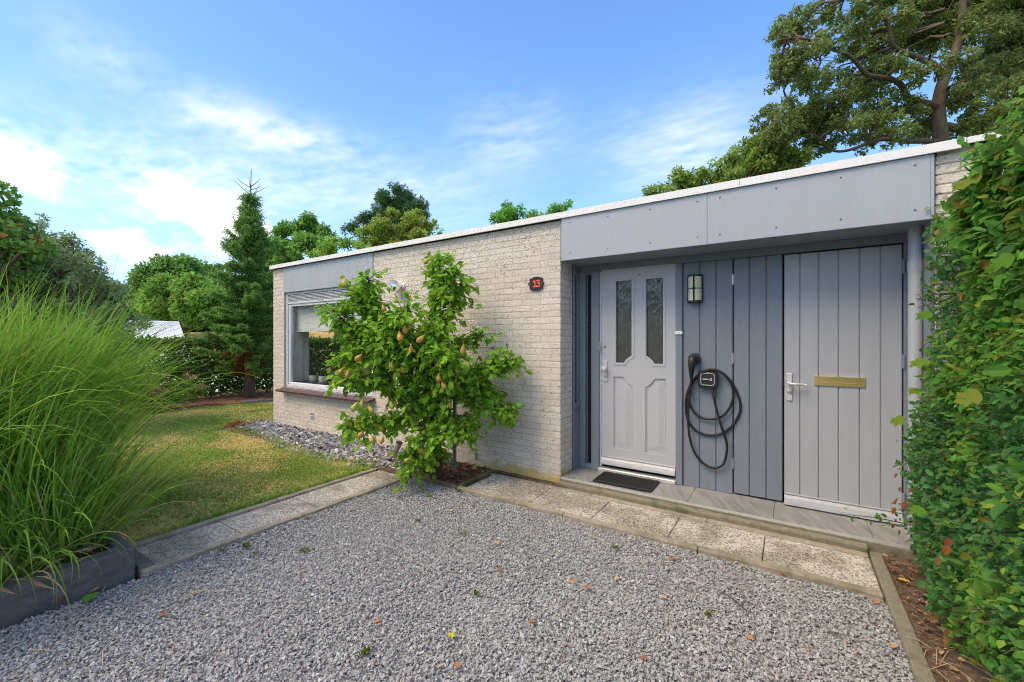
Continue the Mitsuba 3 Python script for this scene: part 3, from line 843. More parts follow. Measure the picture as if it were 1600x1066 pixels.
tail = [(-.722, yc - .045, 1.059), (-.743, yc - .035, .886), (-.751, yc - .022, .6), (-.704, yc - .005, .39), (-.623, yc, .296), (-.546, yc, .278), (-.486, yc - .004, .307), (-.452, yc - .012, .395), (-.447, yc - .02, .516), (-.476, yc - .03, .621), (-.516, yc - .034, .766), (-.546, yc - .03, .901), (-.556, yc - .01, .975)]
l1 = [(-.582, yc - .034, 1.136), (-.675, yc - .026, 1.078), (-.749, yc - .004, .966), (-.76, yc, .857), (-.727, yc, .774), (-.664, yc, .712), (-.582, yc, .698), (-.496, yc, .724), (-.432, yc, .801), (-.398, yc, .912), (-.408, yc, 1.004), (-.471, yc - .02, 1.099), (-.582, yc - .032, 1.137)]
l2 = [(-.582, yc - .02, 1.133), (-.685, yc + .012, 1.061), (-.768, yc + .014, .913), (-.778, yc + .012, .741), (-.751, yc + .012, .64), (-.68, yc + .014, .575), (-.587, yc + .014, .555), (-.471, yc + .014, .595), (-.384, yc + .014, .697), (-.346, yc + .014, .809), (-.365, yc + .014, .926), (-.432, yc + .006, 1.057), (-.521, yc - .016, 1.13), (-.590, yc - .022, 1.128)]
part(ch, 'cable', P(cat([tube(spline(q, 110), .0098, 10) for q in (tail, l1, l2)]), 'black_rubber', smooth=60))
part(ch, 'lanyard', P(tube(spline([(-.738, yc - .03, 1.0), (-.725, yc - .02, .92), (-.700, yc, .84)], 14), .0028, 6), 'black_rubber', smooth=60))
cp = thing('charging_plug', 'black charging plug hanging in its round holder left of the charger box', 'plug')
part(cp, 'holder', P(cat([lathe([(0, .05), (.030, .05), (.046, .044), (.052, .02), (.052, 0)], (-.708, DY - .001, 1.225), (0, -1, 0), 28)]), 'black_plastic', smooth=40))
part(cp, 'handle', P(tube(spline([(-.712, DY - .05, 1.235), (-.713, DY - .085, 1.22), (-.715, DY - .098, 1.18), (-.719, DY - .092, 1.12), (-.724, DY - .080, 1.055)], 26), [.032, .034, .029, .021, .014], 16), 'black_plastic', smooth=60))
# flood lamp
fl = thing('flood_lamp', 'round silver lamp with a polished bowl on the brick wall above the pear tree', 'lamp')
part(fl, 'mount', P(lathe([(0, .03), (.035, .028), (.045, .02), (.047, 0)], (-4.06, WY - .001, 2.06), (0, -1, 0), 24), 'chrome', smooth=40))
ax = np.array([-.62, -.68, -.38]); ax /= np.linalg.norm(ax)
part(fl, 'bowl', P(lathe([(0, -.075), (.03, -.072), (.055, -.06), (.078, -.035), (.088, 0), (.09, .03), (.086, .032), (.084, 0), (.07, -.03), (.0, -.062)], np.array([-4.09, WY - .105, 2.05]), ax, 32), 'chrome', smooth=40))
part(fl, 'lens', P(lathe([(0, .024), (.05, .022), (.083, .012)], np.array([-4.09, WY - .105, 2.05]), ax, 28), 'dark_glass', smooth=True))
part(fl, 'arm', P(tube([(-4.06, WY - .02, 2.06), (-4.07, WY - .06, 2.06)], .014, 10), 'chrome', smooth=60))
# socket box
sb = thing('socket_box', 'small white electric box low on the wall behind the stones', 'box')
part(sb, 'housing', P(bx(-4.66, -4.585, WY - .05, WY - .003, .045, .14, .006), 'white_plastic'))
part(sb, 'cable', P(cat([tube(spline([(-4.63, WY - .03, .045), (-4.64, WY - .04, .01), (-4.66, WY - .07, -.02)], 10), .006, 6), tube(spline([(-4.61, WY - .03, .045), (-4.61, WY - .05, .0), (-4.60, WY - .08, -.02)], 10), .006, 6)]), 'black_rubber', smooth=60))
# garden spot
gs = thing('garden_spotlight', 'tilted grey metal garden spotlight on a spike among the stones', 'spotlight')
part(gs, 'spike', P(tube([(-3.59, 3.14, -.05), (-3.59, 3.14, .15)], .011, 8), 'dull_steel', smooth=60))
a = np.array([.34, .20, .9]); a /= np.linalg.norm(a)
o = np.array([-3.61, 3.13, .13])
part(gs, 'head', P(tube([o, o + a * .145], .034, 20), 'dull_steel', smooth=60))
part(gs, 'cap', P(tube([o + a * .146, o + a * .16], .036, 20), 'dark_metal', smooth=60))
part(gs, 'bracket', P(cat([bx(-3.600, -3.58, 3.12, 3.16, .11, .155, .003)]), 'dull_steel'))
wp = thing('wall_pipe', 'thin dark pipe stub at the foot of the wall right of the pear tree', 'pipe', shape=P(tube([(-2.88, WY - .012, .07), (-2.88, WY - .012, .17)], .006, 8), 'dark_metal'))

# doormat
dm = thing('doormat', 'black ribbed rubber doormat in front of the front door', 'doormat')
q = sbox(-1.535, 3.70, -1.0, 4.005)
scal = q
for xx in np.arange(-1.52, -1.01, .03):
    scal = scal.union(Point(xx, 3.70).buffer(.012)).union(Point(xx, 4.005).buffer(.012))
m = trimesh.creation.extrude_polygon(scal.simplify(.001), .010, engine='earcut')
m.apply_translation((0, 0, .069))
part(dm, 'base', P(m, 'black_rubber'))
rib = []
for i, xx in enumerate(np.arange(-1.512, -1.02, .0155)):
    for jj, yy in enumerate(np.arange(3.722 + (.008 if i % 2 else 0), 3.99, .017)):
        rib.append(bx(xx - .0055, xx + .0055, yy - .006, yy + .006, .0785, .084))
part(dm, 'tread', P(cat(rib), 'black_rubber'), kind='stuff')
for (xa, xb, ya, yb) in ((-1.533, -1.002, 3.700, 3.713), (-1.533, -1.002, 3.992, 4.005), (-1.535, -1.522, 3.714, 3.991), (-1.013, -1.0, 3.714, 3.991)):
    part(dm, 'border', P(bx(xa, xb, ya, yb, .0785, .087, .003), 'black_rubber'))

# pots on the window sill
ri = np.random.default_rng(4)


def pot_plant(label, x, y, z, s, dens=140):
    k = thing('potted_plant', label, 'plant')
    part(k, 'pot', P(lathe([(0, 0), (.048 * s, .0), (.066 * s, .02 * s), (.074 * s, .06 * s), (.070 * s, .105 * s), (.062 * s, .108 * s), (.060 * s, .09 * s), (0, .088 * s)], (x, y, z), None, 24), 'pot_glaze', smooth=40))
    q = sphere_pts(ri, dens) * [.085 * s, .085 * s, .05 * s] + [x, y, z + .135 * s]
    part(k, 'foliage', leaf_ply(leaf_arrays(q, ri.normal(size=(dens, 3)), ri.normal(size=(dens, 3)) + [0, 0, 1], .028, .018, tint(ri, dens, (.05, .10, .03)), 'ovate')), kind='stuff')
    return k


pot_plant('larger round pale pot with a small green plant inside the window', -6.20, 3.95, .701, 1.05)
pot_plant('smaller round pale pot with green leaves nearest the window corner', -6.58, 4.02, .701, .95)
k = thing('basket_plant', 'red brown wicker basket with a trailing plant inside the window', 'plant')
bxx, byy = -6.88, 4.62
part(k, 'basket', P(lathe([(0, 0), (.08, 0), (.12, .05), (.13, .10), (.12, .10), (.0, .05)], (bxx, byy, .701), None, 18), 'wicker', smooth=30))
q = sphere_pts(ri, 60) * [.14, .14, .09] + [bxx, byy, .87]
part(k, 'foliage', leaf_ply(leaf_arrays(q, ri.normal(size=(60, 3)), ri.normal(size=(60, 3)) + [0, 0, 1], .07, .04, tint(ri, 60, (.10, .16, .04), .3, (.22, .08, .04), .4), 'ovate')), kind='stuff')
k = thing('storage_box', 'brown box with a dark lid standing inside the window behind the pear leaves', 'box')
part(k, 'body', P(bx(-6.86, -6.52, 5.1, 5.45, .701, .87, .008), 'cardboard'))
part(k, 'lid', P(bx(-6.87, -6.51, 5.09, 5.46, .871, .905, .006), 'dark_metal'))

# ================================================================ GROUND COVER
rg_ = np.random.default_rng(23)
# crushed stone: random convex hulls with hard edges


def stone_lib(r, n, pts=9, flat=.6):
    out = []
    for i in range(n):
        q = unit(r.normal(size=(pts, 3))) * r.uniform(.75, 1.1, (pts, 1)) * [1, r.uniform(.6, .95), flat * r.uniform(.7, 1.2)]
        h = trimesh.convex.convex_hull(q)
        out.append((np.array(h.vertices), np.array(h.faces)))
    return out


def scatter_stones(r, lib, xy, z, size, cols, tilt=.5):
    n = len(xy)
    kind = r.integers(len(lib), size=n)
    yaw = r.uniform(0, 2 * np.pi, n)
    tx, ty = r.normal(size=(2, n)) * tilt
    V, F, Cc, o = [], [], [], 0
    for k, (v, f) in enumerate(lib):
        i = np.nonzero(kind == k)[0]
        if not len(i):
            continue
        c, s = np.cos(yaw[i])[:, None], np.sin(yaw[i])[:, None]
        a, b = v[None, :, 0], v[None, :, 1]
        w = v[None, :, 2] + tx[i][:, None] * a + ty[i][:, None] * b
        p = np.stack([a * c - b * s, a * s + b * c, w], -1) * size[i][:, None, None]
        p += np.c_[xy[i], z[i]][:, None]
        V.append(p.reshape(-1, 3))
        F.append((f[None] + (np.arange(len(i)) * len(v))[:, None, None] + o).reshape(-1, 3))
        Cc.append(np.repeat(cols[i], len(v), axis=0))
        o += len(i) * len(v)
    return np.concatenate(V), np.concatenate(F), np.concatenate(Cc)


def in_view(x, y, z=0., edge=1.06):
    r_, w = x * .8349 + y * .5503, -x * .5503 + y * .8349
    return (w > .25) & (np.abs(r_) < w * 1.218 * edge + .1) & ((1.4 - z) / np.maximum(w, .05) < .83)


libA = stone_lib(rg_, 26, 8, .62)
N = 150000
xy = np.c_[rg_.uniform(-3.235, .436, N), rg_.uniform(-.35, 3.022, N)]
xy = xy[in_view(xy[:, 0], xy[:, 1])]
n = len(xy)
size = np.clip(rg_.lognormal(math.log(.0088), .22, n), .005, .016)
g = .335 * np.exp(rg_.normal(size=n) * .16)
cols = g[:, None] * np.array([1.0, 1.01, 1.015]) * (1 + .02 * rg_.normal(size=(n, 3)))
odd = rg_.random(n)
cols[odd < .006] = np.array([.42, .28, .19]) * rg_.uniform(.6, 1.1, ((odd < .006).sum(), 1))
cols[odd > .993] = np.array([.55, .55, .54])
hump = meshkit.fbm(np.c_[xy * 2.2, 0 * xy[:, 0]], 3, 3) - .5
z = -.030 + .030 * hump + rg_.uniform(-.004, .011, n)
stuff('gravel', 'crushed grey gravel covering the driveway', 'gravel', P((lambda a: (a[0], a[1]))(arr := scatter_stones(rg_, libA, xy, z, size, np.clip(cols, .03, .8), .27)), 'stone_mat', smooth=False, color=arr[2]))

# slate pieces along the wall
libB = stone_lib(rg_, 20, 10, .38)
N = 5200
xy = np.c_[rg_.uniform(-7.5, -3.2, N), rg_.uniform(2.85, 3.655, N)]
edge = 3.0 + .12 * np.sin(xy[:, 0] * 1.7 + .5) + np.clip((-xy[:, 0] - 6.4) * .12, 0, .3) + .05 * rg_.normal(size=N)
xy = xy[(xy[:, 1] > edge) & ~((xy[:, 0] > -3.3) & (xy[:, 1] < 3.3))]
n = len(xy)
g = .27 * np.exp(rg_.normal(size=n) * .36)
cols = g[:, None] * np.array([.97, 1.0, 1.08]) * (1 + .06 * rg_.normal(size=(n, 3)))
w = rg_.random(n) < .03
cols[w] = np.array([.48, .38, .28]) * rg_.uniform(.7, 1.1, (w.sum(), 1))
size = np.clip(rg_.lognormal(math.log(.026), .33, n), .012, .055)
z = -.005 + .05 * (xy[:, 1] - 3.0) * .5 + rg_.uniform(-.01, .02, n)
arr = scatter_stones(rg_, libB, xy, z, size, np.clip(cols, .03, .8), .35)
stuff('slate_chips', 'flat grey slate pieces lying along the foot of the wall', 'stones', P((arr[0], arr[1]), 'stone_mat', smooth=False, color=arr[2]))
struct('stone_strip', P(sheet(-7.5, -3.24, 2.98, 3.657, .002), 'soil_mat'))


# lawn grass
def blades(r, xy, z, h, w, lean, cols):
    n = len(xy)
    a = r.uniform(0, 2 * np.pi, n)
    d = np.c_[np.cos(a), np.sin(a), 0 * a]
    p = np.c_[xy, z]
    b = np.c_[-d[:, 1], d[:, 0], 0 * a] * (w / 2)[:, None]
    mid = p + d * (lean * .35 * h)[:, None] + np.c_[0 * a, 0 * a, h * .6]
    tip = p + d * (lean * h)[:, None] + np.c_[0 * a, 0 * a, h]
    v = np.stack([p - b, p + b, mid + b * .8, mid - b * .8, tip], 1)
    f = np.array([(0, 1, 2), (0, 2, 3), (3, 2, 4)])
    return v.reshape(-1, 3), (f[None] + (np.arange(n) * 5)[:, None, None]).reshape(-1, 3), np.repeat(cols, 5, axis=0)


def npsmooth(a, b, x):
    t = np.clip((x - a) / (b - a), 0, 1)
    return t * t * (3 - 2 * t)


def npnoise(x, y, z):
    return meshkit.noise(np.stack([x, y, np.broadcast_to(z, np.shape(x))], -1), 0)


def lawn_cols(r, xy):
    t = npsmooth(.35, .69, .55 * npnoise(xy[:, 0] * .9 + 3.3, xy[:, 1] * 1.1, 1.7) + .45 * npnoise(xy[:, 0] * 3.1, xy[:, 1] * 3.4 + 9.1, 4.2))
    t = np.clip(t + r.normal(size=len(t)) * .22, 0, 1)[:, None]
    return (np.array([.20, .32, .055]) * (1 - t) + np.array([.66, .53, .23]) * t) * r.uniform(.6, 1.35, (len(t), 1))


N = 150000
xy = np.c_[rg_.uniform(-10.4, -3.74, N), rg_.uniform(.9, 5.2, N)]
lim = np.where(xy[:, 0] > -7.3, 2.98 + .12 * np.sin(xy[:, 0] * 1.7 + .5) + np.clip((-xy[:, 0] - 6.4) * .12, 0, .3), 6.5) + .05 * rg_.normal(size=N)
keep = in_view(xy[:, 0], xy[:, 1]) & (xy[:, 1] < lim) & (rg_.random(N) < np.clip(5.5 / np.hypot(xy[:, 0], xy[:, 1]), 0, 1))
keep &= ~((xy[:, 1] > 3.5) & (xy[:, 0] < -10.3 + .45 * (xy[:, 1] - 3.5)))
xy = xy[keep]
n = len(xy)
arr = blades(rg_, xy, np.full(n, -.008), rg_.uniform(.008, .030, n), rg_.uniform(.004, .009, n), rg_.uniform(.5, 2.2, n), lawn_cols(rg_, xy))
stuff('grass', 'short dry lawn grass with green and straw coloured patches', 'grass', leaf_ply(arr, 'blade_mat'))
# taller tufts along the lawn edges
N = 2600
t = rg_.random(N)
xy = np.where((rg_.random(N) < .5)[:, None], np.c_[-3.76 + rg_.normal(size=N) * .015, .95 + t * 2.0], np.c_[-7.2 + 3.4 * t, 3.02 + .12 * np.sin((-7.2 + 3.4 * t) * 1.7 + .5) + rg_.normal(size=N) * .05])
arr = blades(rg_, xy, np.full(N, -.005), rg_.uniform(.03, .075, N), rg_.uniform(.003, .006, N), rg_.uniform(.2, 1.2, N), lawn_cols(rg_, xy) * [.9, 1.1, .9])
stuff('edge_grass', 'longer grass tufts along the edges of the lawn', 'grass', leaf_ply(arr, 'blade_mat'))


# bark mulch under the pear, litter under the hedge
def chips(r, xy, z, L, col, kind='diamond'):
    n = len(xy)
    a = r.uniform(0, 2 * np.pi, n)
    ax = np.c_[np.cos(a), np.sin(a), r.normal(size=n) * .25]
    return leaf_arrays(np.c_[xy, z], ax, np.array([0, 0, 1.]) + r.normal(size=(n, 3)) * .35, L, L * r.uniform(.3, .7, n), col, kind)


n = 900
xy = np.c_[rg_.uniform(-3.22, -2.66, n), rg_.uniform(3.08, 3.64, n)]
stuff('bark_mulch', 'red brown bark chips under the pear tree', 'mulch', leaf_ply(chips(rg_, xy, rg_.uniform(-.005, .02, n), rg_.uniform(.015, .05, n), tint(rg_, n, (.13, .06, .042), .5, (.28, .17, .12), .2), 'ovate'), 'chip_mat'))
n = 1000
xy = np.c_[.50 + np.abs(rg_.normal(size=n)) * .16, rg_.uniform(.6, 3.6, n)]
xy[:90, 1] = rg_.uniform(3.3, 3.62, 90)
stuff('leaf_litter', 'dry brown leaf litter on the soil between the kerb and the hedge', 'leaves', leaf_ply(chips(rg_, xy, rg_.uniform(-.01, .02, n), rg_.uniform(.010, .038, n), tint(rg_, n, (.17, .10, .06), .5, (.34, .22, .12), .2), 'ovate'), 'chip_mat'))
n = 60
b = []
for i in range(60):
    x, y = .51 + abs(rg_.normal()) * .12, rg_.uniform(1.4, 2.7)
    a = rg_.uniform(0, 6.28)
    L = rg_.uniform(.08, .22)
    b.append(tube([(x, y, .01), (x + L * .5 * math.cos(a), y + L * .5 * math.sin(a), .02 + rg_.uniform(0, .02)), (x + L * math.cos(a), y + L * math.sin(a), .012)], .0014, 4))
mat('straw_mat', (.42, .34, .20), .8)
stuff('dry_stalks', 'thin pale dry stalks lying beside the hedge', 'straw', P(cat(b), 'straw_mat'))

# single fallen leaves, weeds and a twig on the gravel
BROWN = [(-1.06, 1.82), (-1.29, 2.42), (-0.64, 2.80), (-0.86, 2.41), (-0.95, 2.24), (-0.14, 2.28), (-0.03, 3.0), (-0.25, 2.96), (-1.73, 1.38), (-2.31, 1.21), (-2.44, 1.41), (-1.26, 1.35), (-1.20, 1.40), (-1.69, 2.38), (-1.51, 2.45), (0.29, 2.76), (0.40, 2.95), (0.40, 2.56), (-0.55, 1.87), (-0.59, 2.37), (-1.90, 1.77), (0.15, 2.53), (-2.68, 0.80), (-2.77, 0.97), (-0.17, 2.87), (-1.04, 2.22), (-1.46, 2.11), (-2.31, 2.61), (-2.27, 2.80), (.1, 1.9), (-.3, 1.75)]


def one_leaf(x, y, z, L, col, kind='lobed', up=.5):
    a = rg_.uniform(0, 6.28)
    return leaf_ply(leaf_arrays(np.array([[x, y, z]]), np.array([[math.cos(a), math.sin(a), .15]]), np.array([[.3 * rg_.normal(), .3 * rg_.normal(), 1]]), L, L * .75, np.array([col]), kind), 'chip_mat')


for i, (x, y) in enumerate(BROWN):
    c = [(.34, .15, .07), (.42, .22, .10), (.26, .11, .06), (.45, .30, .16)][i % 4]
    thing('dry_leaf', 'small curled brown dry leaf lying on the grey gravel', 'leaf', 'dry leaves scattered on the gravel', one_leaf(x, y, -.008, rg_.uniform(.022, .045), c))
thing('dry_leaf', 'larger dark brown dry leaf on the gravel against the dark edging', 'leaf', None, one_leaf(-3.25, .55, -.004, .085, (.20, .08, .045), 'ovate'))
thing('dry_leaf', 'small orange dry leaf next to the dark brown leaf by the edging', 'leaf', None, one_leaf(-3.24, .66, -.004, .05, (.48, .26, .12), 'ovate'))
thing('green_leaf', 'fresh green leaf lying on the gravel near the dark edging', 'leaf', None, one_leaf(-3.13, .62, -.004, .095, (.09, .22, .03), 'ovate'))
thing('yellow_leaf', 'single bright yellow green leaf lying on the gravel', 'leaf', None, one_leaf(-1.35, 1.52, -.004, .045, (.42, .42, .03), 'lobed'))
thing('hedge_leaf', 'yellow brown fallen leaf on the soil beside the mossy kerb', 'leaf', None, one_leaf(.53, 3.28, .01, .06, (.50, .30, .08), 'lobed'))
WLAB = ['tiny green weed in the gravel beside the second slab of the lawn path', 'tiny green weed a hand to the right of the weed beside the lawn slabs', 'tiny green weed in the left half of the gravel, third from the lawn path',
        'dark green weed in the gravel below the pear tree', 'faint green weed in the middle of the gravel, in line with the wall end', 'bright green weed in the gravel in front of the doormat',
        'bright green weed in the gravel beside the brown twig', 'two part green weed in the middle of the gravel', 'yellowish green weed in the gravel nearest the bottom of the picture',
        'green weed at the kerb near the end of the dark edging', 'green weed against the kerb joint below the pear tree soil', 'green weed against the kerb halfway along the lawn slabs']
WEED = [(-3.09, 1.40), (-2.92, 1.38), (-2.70, 1.58), (-2.41, 2.33), (-1.97, 2.34), (-0.98, 2.76), (-0.34, 2.35), (-1.46, 1.83), (-1.59, 1.22), (-3.17, 1.27), (-2.55, 2.98), (-3.16, 1.88)]
for i, (x, y) in enumerate(WEED):
    n = int(rg_.integers(9, 24))
    a = rg_.uniform(0, 6.28, n)
    pos = np.c_[x + rg_.normal(size=n) * .010, y + rg_.normal(size=n) * .010, np.full(n, -.014)]
    arr = leaf_arrays(pos, np.c_[np.cos(a), np.sin(a), rg_.uniform(.3, 1.2, n)], np.c_[-np.cos(a), -np.sin(a), np.ones(n)], rg_.uniform(.018, .035, n), rg_.uniform(.008, .016, n), tint(rg_, n, (.10, .16, .03), .35, (.30, .28, .06), .15), 'ovate')
    thing('weed', WLAB[i], 'weed', 'weeds growing in the gravel', leaf_ply(arr))
for (x, y, lab) in ((-4.83, 2.88, 'small yellow flower in the lawn, lower of two'), (-4.80, 2.93, 'small yellow flower in the lawn, upper of two')):
    m_ = 14
    q = unit(rg_.normal(size=(m_, 3)) * [1, 1, .3]) * .008 + [x, y - .45, .03]
    thing('dandelion', lab, 'flower', None, leaf_ply(leaf_arrays(q, q - [x, y - .45, .025], np.array([0, 0, 1.]) + rg_.normal(size=(m_, 3)) * .2, .012, .007, tint(rg_, m_, (.75, .58, .02), .2), 'ovate')))
b = []
for i in range(22):
    x, y = rg_.uniform(-3.2, -2.6), rg_.uniform(.35, 1.1)
    a, L = rg_.uniform(0, 6.28), rg_.uniform(.05, .22)
    b.append(tube([(x, y, -.004), (x + L * .5 * math.cos(a), y + L * .5 * math.sin(a), .006), (x + L * math.cos(a + .2), y + L * math.sin(a + .2), -.004)], .0016, 4))
stuff('dry_straw', 'pale bits of straw lying on the gravel near the dark edging', 'straw', P(cat(b), 'straw_mat'))
thing('twig', 'thin brown twig lying on the gravel in front of the slabs', 'twig', None, P(tube(spline([(-.31, 2.575, .0), (-.27, 2.54, .012), (-.22, 2.50, .008), (-.185, 2.475, .0)], 12), [.004, .004, .003], 6), 'bark_mat', smooth=True))
thing('fallen_pear', 'orange brown pear fallen on the bark chips by the wall', 'pear', None, P(lathe([(0, 0), (.018, .004), (.027, .02), (.025, .036), (.014, .055), (.0, .06)], (-2.80, 3.53, -.002), None, 16), 'pear_skin', smooth=True))

# ================================================================ PEAR TREE
rp_ = np.random.default_rng(77)
PT = thing('pear_tree', 'small pear tree with ripening pears in front of the brick wall', 'tree')
TR = [(-3, 3.14, -.05), (-2.98, 3.15, .17), (-2.99, 3.14, .43), (-3.03, 3.12, .69), (-3.07, 3.09, .95), (-3.04, 3.11, 1.21), (-3, 3.14, 1.59), (-2.97, 3.16, 1.92), (-2.97, 3.15, 2.26)]
part(PT, 'trunk', P(tube(spline(TR, 40), [.062, .046, .04, .032, .026, .02, .014, .009, .004], 12), 'pear_bark', smooth=True))
BR = [
    [(-2.98, 3.13, .43), (-3.1, 3.01, .69), (-3.21, 2.9, 1.02), (-3.32, 2.79, 1.4), (-3.4, 2.7, 1.71), (-3.43, 2.65, 2.02)],
    [(-3.01, 3.11, .62), (-3.14, 2.92, .8), (-3.28, 2.72, .97), (-3.41, 2.53, 1.04), (-3.5, 2.36, .98)],
    [(-3.17, 2.94, .89), (-3.35, 2.78, 1.21), (-3.54, 2.62, 1.46), (-3.73, 2.45, 1.7)],
    [(-3.01, 3.1, .69), (-2.8, 3.2, .89), (-2.62, 3.28, 1.02), (-2.43, 3.35, 1.12), (-2.22, 3.44, 1.16)],
    [(-3.04, 3.11, 1.01), (-2.87, 3.18, 1.21), (-2.69, 3.26, 1.37), (-2.53, 3.33, 1.43)],
    [(-2.98, 3.13, .4), (-3.07, 2.94, .58), (-3.21, 2.74, .63), (-3.33, 2.54, .62), (-3.39, 2.38, .59)],
    [(-3, 3.11, .49), (-2.81, 3.12, .64), (-2.64, 3.11, .6), (-2.55, 3.05, .44)],
    [(-3.04, 3.11, 1.21), (-3.14, 3.0, 1.4), (-3.2, 2.95, 1.58)],
    [(-2.97, 3.13, .2), (-2.98, 2.98, .3), (-2.98, 2.85, .27), (-2.9, 2.76, .17)],
    [(-2.8, 3.21, .89), (-2.59, 3.29, .8), (-2.37, 3.37, .74), (-2.27, 3.38, .63)],
    [(-3, 3.14, 1.59), (-2.84, 3.2, 1.66), (-2.78, 3.2, 1.85), (-2.8, 3.15, 2.1)],
    [(-3.07, 3.09, .95), (-3.09, 2.88, 1.21), (-3.07, 2.69, 1.46), (-2.84, 2.64, 1.69)],
    [(-3, 3.11, .56), (-2.82, 3.03, .84), (-2.65, 2.94, 1.1), (-2.59, 2.79, 1.34)],
    [(-3.35, 2.82, 1.4), (-3.51, 2.68, 1.4), (-3.61, 2.57, 1.24), (-3.66, 2.5, 1.15)],
    [(-3.04, 3.11, 1.2), (-2.95, 3.0, 1.35), (-2.8, 2.95, 1.5), (-2.72, 2.95, 1.62)],
    [(-2.99, 3.13, .3), (-2.9, 3.0, .45), (-2.85, 2.88, .5), (-2.82, 2.8, .42)],
    [(-3.0, 3.12, .75), (-3.1, 3.25, 1.0), (-3.2, 3.35, 1.2), (-3.35, 3.4, 1.35)],
    [(-3.0, 3.12, .9), (-2.9, 2.95, 1.1), (-2.85, 2.85, 1.25), (-2.9, 2.75, 1.35)],
    [(-3.2, 2.9, 1.0), (-3.1, 2.75, 1.15), (-3.15, 2.65, 1.3), (-3.25, 2.6, 1.5)],
    [(-3.32, 2.79, 1.4), (-3.45, 2.75, 1.6), (-3.55, 2.65, 1.75), (-3.6, 2.6, 1.9)],
    [(-3.0, 3.12, .7), (-2.9, 3.3, .85), (-2.75, 3.42, .9), (-2.55, 3.45, .85)],
]
LP, LA, LN = [], [], []
for q in BR:
    c = spline(q, 24)
    ln = np.linalg.norm(np.diff(c, axis=0), axis=1).sum()
    part(PT, 'branch', P(tube(c, np.linspace(.017 if ln > .7 else .012, .004, 24), 7), 'pear_bark', smooth=True))
tw = []
paths = [spline(q, 40) for q in BR] + [spline(TR, 60)[26:]]
for c in paths:
    L = np.linalg.norm(np.diff(c, axis=0), axis=1).sum()
    for i in range(int(L * 100)):
        s = rp_.uniform(.12, 1) ** .8
        k0 = c[min(len(c) - 1, int(s * (len(c) - 1)))]
        d = unit(rp_.normal(size=3) * [1, 1, .7] + [0, 0, .25])
        tl = rp_.uniform(.06, .24)
        e = k0 + d * tl + [0, 0, -.15 * tl]
        if e[1] > 3.63:
            continue
        mid = (k0 + e) / 2 + [0, 0, .02]
        tw.append(tube(np.array([k0, mid, e]), [.004, .003, .002], 4, cap=False))
        for j in range(int(rp_.integers(6, 12))):
            f = rp_.uniform(.25, 1.05)
            LP.append(k0 + (e - k0) * f + rp_.normal(size=3) * .012)
            a = unit(unit(d + rp_.normal(size=3) * .8) + [0, 0, -.55])
            LA.append(a)
            LN.append(unit(np.array([0, -.25, .8]) + rp_.normal(size=3) * .5))
part(PT, 'twigs', P(cat(tw), 'pear_bark', smooth=True), kind='stuff')
LP, LA, LN = np.array(LP), np.array(LA), np.array(LN)
ok = LP[:, 1] < 3.64
LP, LA, LN = LP[ok], LA[ok], LN[ok]
n = len(LP)
dist = LP @ np.array([-.5503, .8349, 0])
order = np.argsort(dist)
pick, back = order[:300], order[300:]
LL = rp_.uniform(.048, .086, n)
leaf_base = (.27, .50, .06)
part(PT, 'foliage', leaf_ply(leaf_arrays(LP[back], LA[back], LN[back], LL[back], LL[back] * .62, tint(rp_, len(back), leaf_base, .32, (.22, .27, .05), .06), 'ovate')), kind='stuff')


def leaf_variants(r, cols, kind='ovate', asp=.55):
    out = []
    for c in cols:
        v, f, cc = leaf_arrays(np.zeros((1, 3)), np.array([[1., 0, 0]]), np.array([[0, 0, 1.]]), 1., asp, np.array([c]), kind)
        v = v + r.normal(size=v.shape) * .02
        out.append(leaf_ply((v, f, cc)))
    return out


def place_leaf(p, a, nn, L):
    a = a / np.linalg.norm(a)
    b = np.cross(nn, a); b /= np.linalg.norm(b)
    c = np.cross(a, b)
    M = np.eye(4)
    M[:3, 0], M[:3, 1], M[:3, 2], M[:3, 3] = a * L, b * L, c * L, p
    return T(M.tolist())


pv = leaf_variants(rp_, [np.array(leaf_base) * s * h for s in (.7, .9, 1.1, 1.3) for h in (np.array([1, 1, 1]), np.array([1.15, 1.05, .9]))])
for i in pick:
    part(PT, 'leaf', {**pv[int(rp_.integers(len(pv)))], 'to_world': place_leaf(LP[i], LA[i], LN[i], LL[i])})
PEARS = [(-2.77, 2.93, 2.08), (-2.51, 3.08, 1.31), (-2.68, 3.08, 1.26), (-2.81, 2.9, 1.39), (-3.06, 2.92, 1.29), (-3.05, 2.94, 1.26), (-2.91, 2.83, 1.3), (-3.02, 2.79, 1.43), (-2.84, 3.06, 1.13), (-2.79, 3.05, 1.18), (-2.84, 3.06, 1.02), (-2.73, 3, 1.05), (-3.27, 2.58, 1.22), (-3.4, 2.54, 1.08), (-3.55, 2.59, 1.09), (-3.32, 2.58, .79), (-3.31, 2.62, .81), (-3.28, 2.66, .75), (-3.38, 2.59, .62), (-3.31, 2.63, .53), (-3.33, 2.78, .56), (-3.2, 2.63, .5), (-3.08, 2.66, .5), (-3.21, 2.86, .77), (-2.74, 3.15, .76), (-2.99, 3.02, .37), (-2.97, 2.87, .27), (-3.28, 2.82, 1.68), (-3.08, 2.94, 1.77), (-2.97, 2.81, 1.48), (-3.09, 2.88, 1.12), (-3.03, 2.95, 1.51), (-3.52, 2.58, 1.92), (-3.14, 2.78, 1.15), (-2.7, 3, .97)]
pear_prof = [(0, 0), (.012, .001), (.024, .012), (.030, .028), (.029, .044), (.021, .062), (.013, .078), (.009, .090), (.0, .096)]
